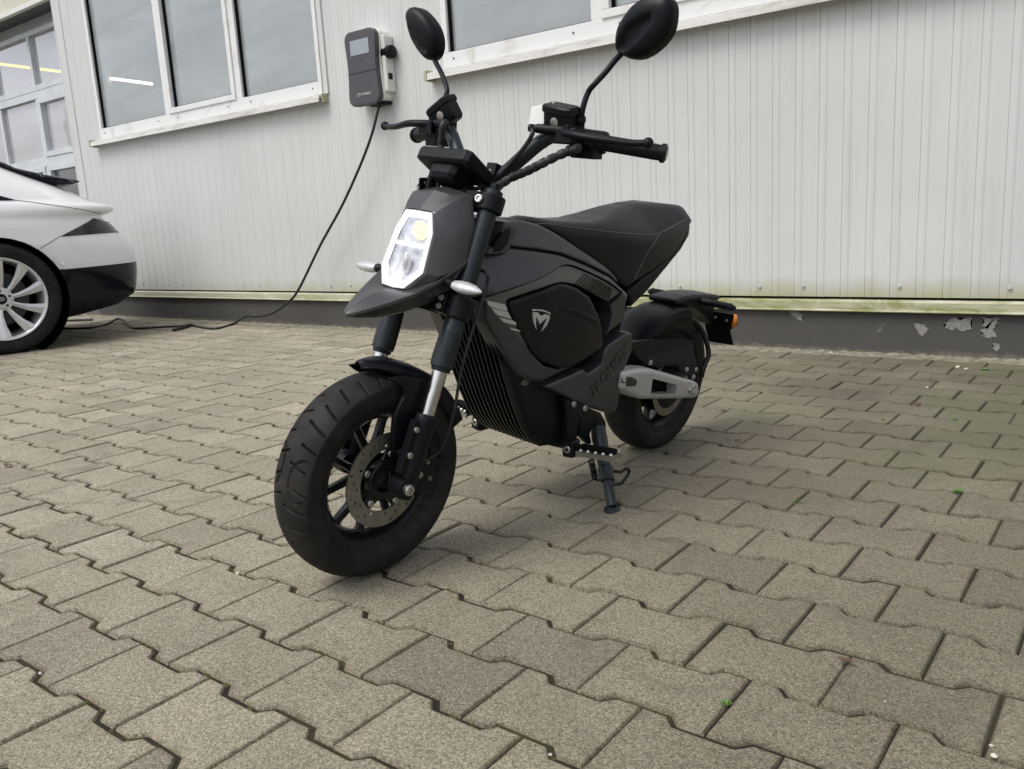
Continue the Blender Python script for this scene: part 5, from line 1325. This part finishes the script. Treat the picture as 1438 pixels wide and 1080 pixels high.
pr1 = [(-0.121,0.201),(-0.22,0.232),(-0.126,0.21)]
prr = [(-0.175,0.222),(-0.253,0.228),(-0.139,0.208)]
peg(-1, (.70, prr[0][0], prr[0][1]), (.69, prr[1][0], prr[1][1]), (.70, prr[2][0], prr[2][1]))
bm = BM(); tube(bm, [(.69, -.10, .235), (.70, prr[2][0], prr[2][1])], .014, 10, 0); bk('foot_peg_bracket', bm, 'plastic', smooth=30)

# place the motorcycle: lean, heading, true size
FX_ = Vector((cos(-1.631307), sin(-1.631307), 0)); ph_ = .151467
NY_ = Vector((-sin(-1.631307) * cos(ph_), cos(-1.631307) * cos(ph_), -sin(ph_))); UZ_ = FX_.cross(NY_)
K_ = 1 / 1.16
bike.matrix_world = Matrix(((FX_.x * K_, NY_.x * K_, UZ_.x * K_, .16604568), (FX_.y * K_, NY_.y * K_, UZ_.y * K_, 1.62545925), (FX_.z * K_, NY_.z * K_, UZ_.z * K_, 0), (0, 0, 0, 1)))

# ================================================================== WHITE CAR (rear faces the hall)
car = empty('parked_car'); tag(car, 'white electric car with black lower bumper parked at the left edge, rear towards the hall', 'car')
def ck(name, bm, mat, parent=None, **k): return link(name, bm, mat, parent or car, **k)
# own frame: x = rearwards from the rear axle, y = outwards on the near side, z up; centre plane at y = -.93
def interp(t, pts):
    if t <= pts[0][0]: return pts[0][1]
    for (a, ya), (b, yb) in zip(pts, pts[1:]):
        if t <= b:
            u_ = (t - a) / (b - a); return ya + (yb - ya) * u_
    return pts[-1][1]
SR = [(.18, .80), (.30, .95), (.45, .98), (.60, .985), (.66, .96), (.75, .88), (.82, .82), (.845, .79), (.858, .795), (.87, .84), (.885, .872), (.905, .885), (.925, .87), (.94, .80), (.989, .72), (1.036, .63), (1.08, .54), (1.136, .41), (1.184, .315), (1.224, .245), (1.3, .04), (1.4, -.38), (1.46, -.85), (1.485, -1.35)]
SF = [(.18, -3.72), (.35, -3.85), (.55, -3.86), (.70, -3.75), (.80, -3.55), (.88, -3.2), (.95, -2.9), (1.02, -2.7), (1.2, -2.35), (1.4, -1.9), (1.46, -1.75), (1.485, -1.65)]
HW = [(.18, .86), (.28, .905), (.5, .925), (.68, .93), (.80, .915), (.90, .885), (.95, .86), (1.02, .82), (1.1, .77), (1.25, .69), (1.38, .61), (1.45, .5), (1.485, .3)]
def body_bm():
    bm = BM(); zs = [.18, .22, .26, .30, .35, .40, .45, .50, .55, .60, .64, .68, .71, .74, .77, .80, .825, .845, .855, .862, .868, .874, .88, .89, .90, .908, .915, .925, .935, .945, .96, .98, 1.0, 1.03, 1.06, 1.09, 1.12, 1.16, 1.2, 1.25, 1.3, 1.35, 1.4, 1.43, 1.46, 1.475, 1.485]
    rings = []; n = 160
    for z in zs:
        r_, f_, h_ = interp(z, SR), interp(z, SF), interp(z, HW); mid = (r_ + f_) / 2; L_ = (r_ - f_) / 2; p = 5.2 if z < .95 else 4.2
        ring = []
        for k in range(n):
            a = 2 * pi * k / n; c, s = cos(a), sin(a)
            x = mid + L_ * math.copysign(abs(c) ** (2 / p), c); y = -.93 + h_ * math.copysign(abs(s) ** (2 / p), s)
            ring.append((x, y, z))
        rings.append(ring)
    loft(bm, rings); return bm
def clip(planes, off=.003, only_near=True):
    """copy of the body skin kept where every plane (point, normal) is on the negative side, pushed outwards"""
    bm = body_bm(); bm.normal_update()
    for co, no in planes:
        g_ = bm.verts[:] + bm.edges[:] + bm.faces[:]; bmesh.ops.bisect_plane(bm, geom=g_, plane_co=co, plane_no=no, clear_outer=True)
    bm.normal_update()
    for v in bm.verts: pass
    mv = [(v, v.normal.copy()) for v in bm.verts]
    for v, n_ in mv: v.co += n_ * off
    return bm
def hp(a, b, keep_below=True):
    """plane through the line a-b in the side view (x,z); removes what lies above it"""
    d = Vector((b[0] - a[0], 0, b[1] - a[1])).normalized(); n_ = Vector((-d.z, 0, d.x)); n_ = n_ if n_.z > 0 else -n_
    return (Vector((a[0], 0, a[1])), n_ if keep_below else -n_)
NEAR = (Vector((0, -.93, 0)), Vector((0, -1, 0)))
FAR = (Vector((0, -.93, 0)), Vector((0, 1, 0)))
b = body_bm(); b.normal_update()
for co, no in (hp((.315, .178), (.755, .24), False), hp((.755, .24), (1.0, .36), False)):
    g_ = b.verts[:] + b.edges[:] + b.faces[:]; r_ = bmesh.ops.bisect_plane(b, geom=g_, plane_co=co, plane_no=no, clear_outer=True)
    ee = [e for e in b.edges if e.is_boundary]; bmesh.ops.holes_fill(b, edges=ee, sides=0)
def open_arches(b, RA=.395):
    for wx in (0, -2.95):
        fs = [f for f in b.faces if (f.calc_center_median().x - wx) ** 2 + (f.calc_center_median().z - .345) ** 2 < .47 ** 2 and abs(f.calc_center_median().y + .93) > .6]
        ed = list({e for f in fs for e in f.edges}); bmesh.ops.subdivide_edges(b, edges=ed, cuts=3, use_grid_fill=True)
    for wx in (0, -2.95):
        rad = lambda v: sqrt((v.co.x - wx) ** 2 + (v.co.z - .345) ** 2)
        ins = {v for v in b.verts if rad(v) < RA and abs(v.co.y + .93) > .55}
        kill = [v for v in ins if all(e.other_vert(v) in ins for e in v.link_edges)]
        rim_ = [v for v in ins if v not in set(kill)]
        bmesh.ops.delete(b, geom=kill, context='VERTS')
        for v in rim_:
            if v.is_valid:
                k_ = RA / rad(v); v.co.x = wx + (v.co.x - wx) * k_; v.co.z = .345 + (v.co.z - .345) * k_
open_arches(b)
cbody = ck('body', b, 'car', smooth=40)
for x, ys in ((0, (-.292, -.035)), (-2.95, (-.292, -.035)), (0, (-1.825, -1.568)), (-2.95, (-1.825, -1.568))):
    bm = BM(); lathe_y(bm, [(.393, ys[0]), (.393, ys[1] + (.02 if ys[1] > -.5 else 0))], (x, 0, .345), 64); bm2 = BM()
    lathe_y(bm, [(0, ys[0] if ys[0] > -1 else ys[1]), (.392, ys[0] if ys[0] > -1 else ys[1])], (x, 0, .345), 64)
    ck('wheel_arch_liner', bm, 'black', cbody, smooth=40)
# black lower bumper
bm = clip([hp((.27, .5075), (.90, .520)), (Vector((.30, 0, 0)), Vector((-1, 0, 0))), hp((.315, .178), (.755, .24), False), hp((.755, .24), (1.0, .36), False)], .004)
for v in bm.verts:
    r_ = sqrt(v.co.x ** 2 + (v.co.z - .345) ** 2)
    if r_ < .3965 and v.co.x > 0: k_ = .3965 / r_; v.co.x *= k_; v.co.z = .345 + (v.co.z - .345) * k_
bmp = ck('rear_bumper', bm, 'carblack', smooth=40)
# tail lamp wedge
lampP = [hp((.401, .724), (.66, .836), True), hp((.401, .722), (.86, .735), False), hp((.66, .836), (.86, .79), True)]
bm = clip(lampP + [(Vector((.40, 0, 0)), Vector((-1, 0, 0)))], .0035); tlm = ck('tail_lamp', bm, 'taill', smooth=40)
for k in range(3):
    z_ = .766 + k * .018
    bm = clip([hp((.60, z_ + .004), (.9, z_ + .006)), hp((.60, z_), (.9, z_ + .002), False), (Vector((.60 + .01 * k, 0, 0)), Vector((-1, 0, 0))), NEAR], .0055); ck('lamp_bar', bm, 'band', tlm, smooth=40)
# glass house: dark side window and rear screen
bm = clip([hp((-.10, 1.045), (.20, .970), True) if False else hp((.19, .968), (-1.0, 1.39)), hp((.19, .966), (-1.0, .985), False), (Vector((-2.4, 0, 0)), Vector((-1, 0, 0)))], .003)
ck('side_window', bm, 'carblack', smooth=40)
# seams
def seam_(a, b_, wdt=.0035, x0=None, x1=None, mat='black', off=.0018):
    d = Vector((b_[0] - a[0], b_[1] - a[1])).normalized(); n_ = Vector((-d.y, d.x)); n_ = n_ if n_.y > 0 else -n_
    up1 = (a[0] + n_.x * wdt / 2, a[1] + n_.y * wdt / 2), (b_[0] + n_.x * wdt / 2, b_[1] + n_.y * wdt / 2)
    dn1 = (a[0] - n_.x * wdt / 2, a[1] - n_.y * wdt / 2), (b_[0] - n_.x * wdt / 2, b_[1] - n_.y * wdt / 2)
    bm = clip([hp(*up1), hp(dn1[0], dn1[1], False), (Vector((min(a[0], b_[0]), 0, 0)), Vector((-1, 0, 0))), (Vector((max(a[0], b_[0]), 0, 0)), Vector((1, 0, 0)))], off)
    return ck('panel_gap', bm, mat, cbody, smooth=40)
seam_((.19, .968), (.72, .868)); seam_((.40, .724), (.268, .655))
bm = BM(); rod(bm, (.392, -.03, .545), (.392, -.012, .545), [(0, .011), (1, .010)], 16); ck('parking_sensor', bm, 'car', cbody, smooth=30)
# black glass spoiler above the tail
sp_ = [(-.3, 1.40), (.05, 1.285), (.212, 1.232), (.277, 1.196), (.442, 1.152), (.628, 1.119), (.671, 1.102), (.648, 1.083), (.608, 1.074), (.519, 1.076), (.377, 1.118), (.15, 1.20), (-.3, 1.33)]
bm = BM()
pillow(rnd(sp_, .01), .56, .02, .03, .10, None, sym=True, bm=bm)
for v in bm.verts: v.co.y -= .93
ck('rear_spoiler', bm, 'carblack', smooth=40)
# wheels
def car_wheel(x, y, s):
    bm = BM(); R_ = .353; prof = [(.262, -.10), (.27, -.108), (.32, -.118), (.338, -.112), (.349, -.095)] + [(.353 - d_, y_) for y_ in (-.085, -.045, 0, .045, .085) for d_ in (0,)] + [(.349, .095), (.338, .112), (.32, .118), (.27, .108), (.262, .10)]
    lathe_y(bm, prof, (0, 0, 0), 72); bmesh.ops.recalc_face_normals(bm, faces=bm.faces)
    ty = ck('wheel', bm, 'tyre', smooth=50); ty.location = (x, y, .345 + .008)
    bm = BM(); lathe_y(bm, [(.264, .108), (.262, .112), (.254, .110), (.246, .100), (.240, .06), (.236, -.06), (.236, -.1), (.24, -.1), (.25, .05), (.262, .10), (.264, .108)], (0, 0, 0), 72)
    lathe_y(bm, [(0, .078), (.03, .078), (.036, .085), (.055, .083), (.075, .068), (.075, .02), (0, .02)], (0, 0, 0), 40)
    for k in range(10):
        a0 = 2 * pi * k / 10 + .12; tw = .16; rings = []
        for t, wd_, yy in ((.0, .012, .070), (.3, .015, .080), (.6, .022, .090), (1.0, .035, .103)):
            r_ = .055 + .195 * t; a = a0 + tw * t; c = Vector((cos(a) * r_, yy, sin(a) * r_)); sd = Vector((-sin(a), 0, cos(a)))
            rings.append([c + sd * wd_, c + sd * wd_ * .2 + Vector((0, .004, 0)), c - sd * wd_ + Vector((0, -.010, 0)), c - sd * wd_ + Vector((0, -.03, 0)), c + sd * wd_ + Vector((0, -.025, 0))])
        loft(bm, rings)
    bmesh.ops.recalc_face_normals(bm, faces=bm.faces)
    if s < 0: mirror_bm(bm)
    rm = ck('rim', bm, 'alloy', ty, smooth=30)
    bm = BM(); rod(bm, (0, s * .01, 0), (0, s * .03, 0), [(0, .17), (1, .17)], 40); ck('brake_disc', bm, 'cargrey', ty, smooth=30)
    bm = BM(); rod(bm, (0, s * .078, 0), (0, s * .088, 0), [(0, .031), (.8, .031), (1, .028)], 28); cp = ck('hub_cap', bm, 'carblack', rm, smooth=30)
    bm = BM(); tube(bm, [(.019 * cos(2 * pi * k / 20), s * .0885, .0125 * sin(2 * pi * k / 20)) for k in range(21)], .0016, 6, 0)
    for a_, b2 in (((-.009, -.0085), (-.004, .0085)), ((.004, -.0085), (.009, .0085)), ((-.007, -.002), (.007, .002))): cyl(bm, (a_[0], s * .0885, a_[1]), (b2[0], s * .0885, b2[1]), .0018, seg=6)
    ck('emblem', bm, 'stripe', cp)
    for k in range(5):
        a = 2 * pi * k / 5 + .3; bm = BM(); rod(bm, (.052 * cos(a), s * .07, .052 * sin(a)), (.052 * cos(a), s * .086, .052 * sin(a)), [(0, .009), (.9, .009), (1, .007)], 8); ck('wheel_bolt', bm, 'cargrey', rm, smooth=30)
for x in (0, -2.95): car_wheel(x, -.125, 1); car_wheel(x, -1.735, -1)
bm = BM(); bx(bm, -3.3, .36, -1.6, -.32, .19, .30); ck('underbody', bm, 'black', cbody, smooth=0)
a_ = radians(78)
car.matrix_world = Matrix(((cos(a_), sin(a_), 0, -4.487), (sin(a_), -cos(a_), 0, 1.77), (0, 0, 1, 0), (0, 0, 0, 1)))

# ================================================================== SMALL THINGS ON THE PAVING
def weed(x, y, n, s, label, seed, z=0.0):
    r_ = random.Random(seed); bm = BM()
    for k in range(n):
        a = r_.uniform(0, 2 * pi); L_ = s * r_.uniform(.5, 1.1); el_ = r_.uniform(.2, 1.1)
        d = Vector((cos(a) * cos(el_), sin(a) * cos(el_), sin(el_))); sd = Vector((-sin(a), cos(a), 0)) * L_ * .22
        b = Vector((x + r_.gauss(0, s * .25), y + r_.gauss(0, s * .25), z)); m_ = b + d * L_ * .55; e = b + d * L_ - Vector((0, 0, L_ * .15))
        v = [bm.verts.new(p) for p in (b, m_ + sd, e, m_ - sd)]; bm.faces.new(v)
    o = link('weed', bm, 'leafg', smooth=0); tag(o, label, 'weed', 'weeds growing in the paving joints'); return o
for i, ((x, y), n, s, lb) in enumerate(zip(
    [(0.895,0.503),(0.992,1.573),(0.81,3.123),(0.676,2.189),(0.859,2.272),(0.7,1.344),(0.196,2.421)], (30, 26, 20, 10, 14, 14, 16), (.009, .015, .018, .011, .014, .014, .012),
    ('tiny bright green weed in the straight joint near the bottom right of the paving', 'green weed tuft in a joint at the far right middle of the paving', 'small weed right at the foot of the plinth near the right edge',
     'small sparse weed in the paving between plinth and right foreground', 'low green tuft just below the peeled plinth patches on the right', 'thin green weed lying along a straight joint right of the kickstand', 'small green growth in the paving right of the rear wheel'))):
    weed(x, y, n, s, lb, i)
def leaf(x, y, s, label, seed):
    r_ = random.Random(seed); bm = BM(); a0 = r_.uniform(0, 6.28); pts = []
    for k in range(9):
        a = 2 * pi * k / 9; rr_ = s * (.55 + .45 * abs(cos(a))) * r_.uniform(.75, 1.1)
        pts.append((x + rr_ * cos(a + a0), y + rr_ * .55 * sin(a + a0), .003 + r_.uniform(0, s * .5)))
    c = bm.verts.new((x, y, .005 + s * .3)); vs = [bm.verts.new(p) for p in pts]
    for k in range(9): bm.faces.new((c, vs[k], vs[(k + 1) % 9]))
    o = link('dry_leaf', bm, 'leafb', smooth=0); tag(o, label, 'leaf', 'dry leaves blown onto the paving'); return o
for i, ((x, y), s, lb) in enumerate(zip([(1,0.691),(0.385,1.762),(0.355,1.765),(0.686,2.835),(0.721,2.43),(0.196,2.089),(0.198,2.101),(-1.489,0.538)], (.014, .014, .011, .02, .016, .012, .01, .02),
    ('reddish dry leaf wedged in a straight joint at the lower right', 'curled brown leaf on the paving right of the rear tyre', 'smaller brown leaf next to the curled one right of the rear tyre', 'brown leaf close to the plinth on the right',
     'dark dry leaf on the paving a little below the plinth on the right', 'dark speck of leaf just right of the rear wheel', 'tiny dark leaf crumb beside the rear wheel', 'dry pale brown leaf on the paving at the left edge below the car wheel'))):
    leaf(x, y, s, lb, i + 20)
def pebble(x, y, s, label, seed):
    r_ = random.Random(seed); bm = BM(); sphere(bm, (x, y, s * .45), s, (1, r_.uniform(.5, .9), .5), 8, 6)
    for v in bm.verts: v.co += Vector((r_.gauss(0, s * .12), r_.gauss(0, s * .12), r_.gauss(0, s * .1)))
    o = link('pebble', bm, 'pebble', smooth=40); tag(o, label, 'pebble', 'pale pebbles and chips on the paving'); return o
for i, ((x, y), s, lb) in enumerate(zip([(-0.107,0.413),(-0.051,0.005),(1.211,0.567),(1.205,0.588),(0.756,0.277),(1.073,0.62),(0.171,3.319),(0.444,3.388),(0.714,3.141),(0.75,3.106),(0.691,2.718),(-2.992,3.366),(-2.876,2.66),(-2.887,2.408),(-7.844,5.027),(-3.76,2.019)],
    (.0055, .004, .004, .003, .003, .002, .009, .008, .009, .008, .005, .008, .007, .006, .005, .006),
    ('pale oblong chip on the paving left of the front tyre', 'white grain on a joint corner at the lower left edge', 'pale chip by the bottom right corner joint', 'small pale grain above the chip in the bottom right corner', 'white grain in a joint corner at the bottom middle',
     'tiny pale grain in a joint at the lower right', 'pale plaster crumb at the foot of the plinth behind the number plate holder', 'white plaster crumb at the plinth left of the bare patches', 'flat plaster crumb on the edge stones below the bare patches', 'larger plaster crumb on the edge stones below the bare patches',
     'white speck beside the brown leaf near the plinth', 'white crumb at the plinth foot seen between the motorcycle and the hanging cable', 'pale speck on the far paving left of the motorcycle beak', 'white speck on the far paving between car and motorcycle', 'pale crumb near the lying cable', 'pale speck behind the car wheel shadow'))):
    pebble(x, y, s, lb, i + 50)
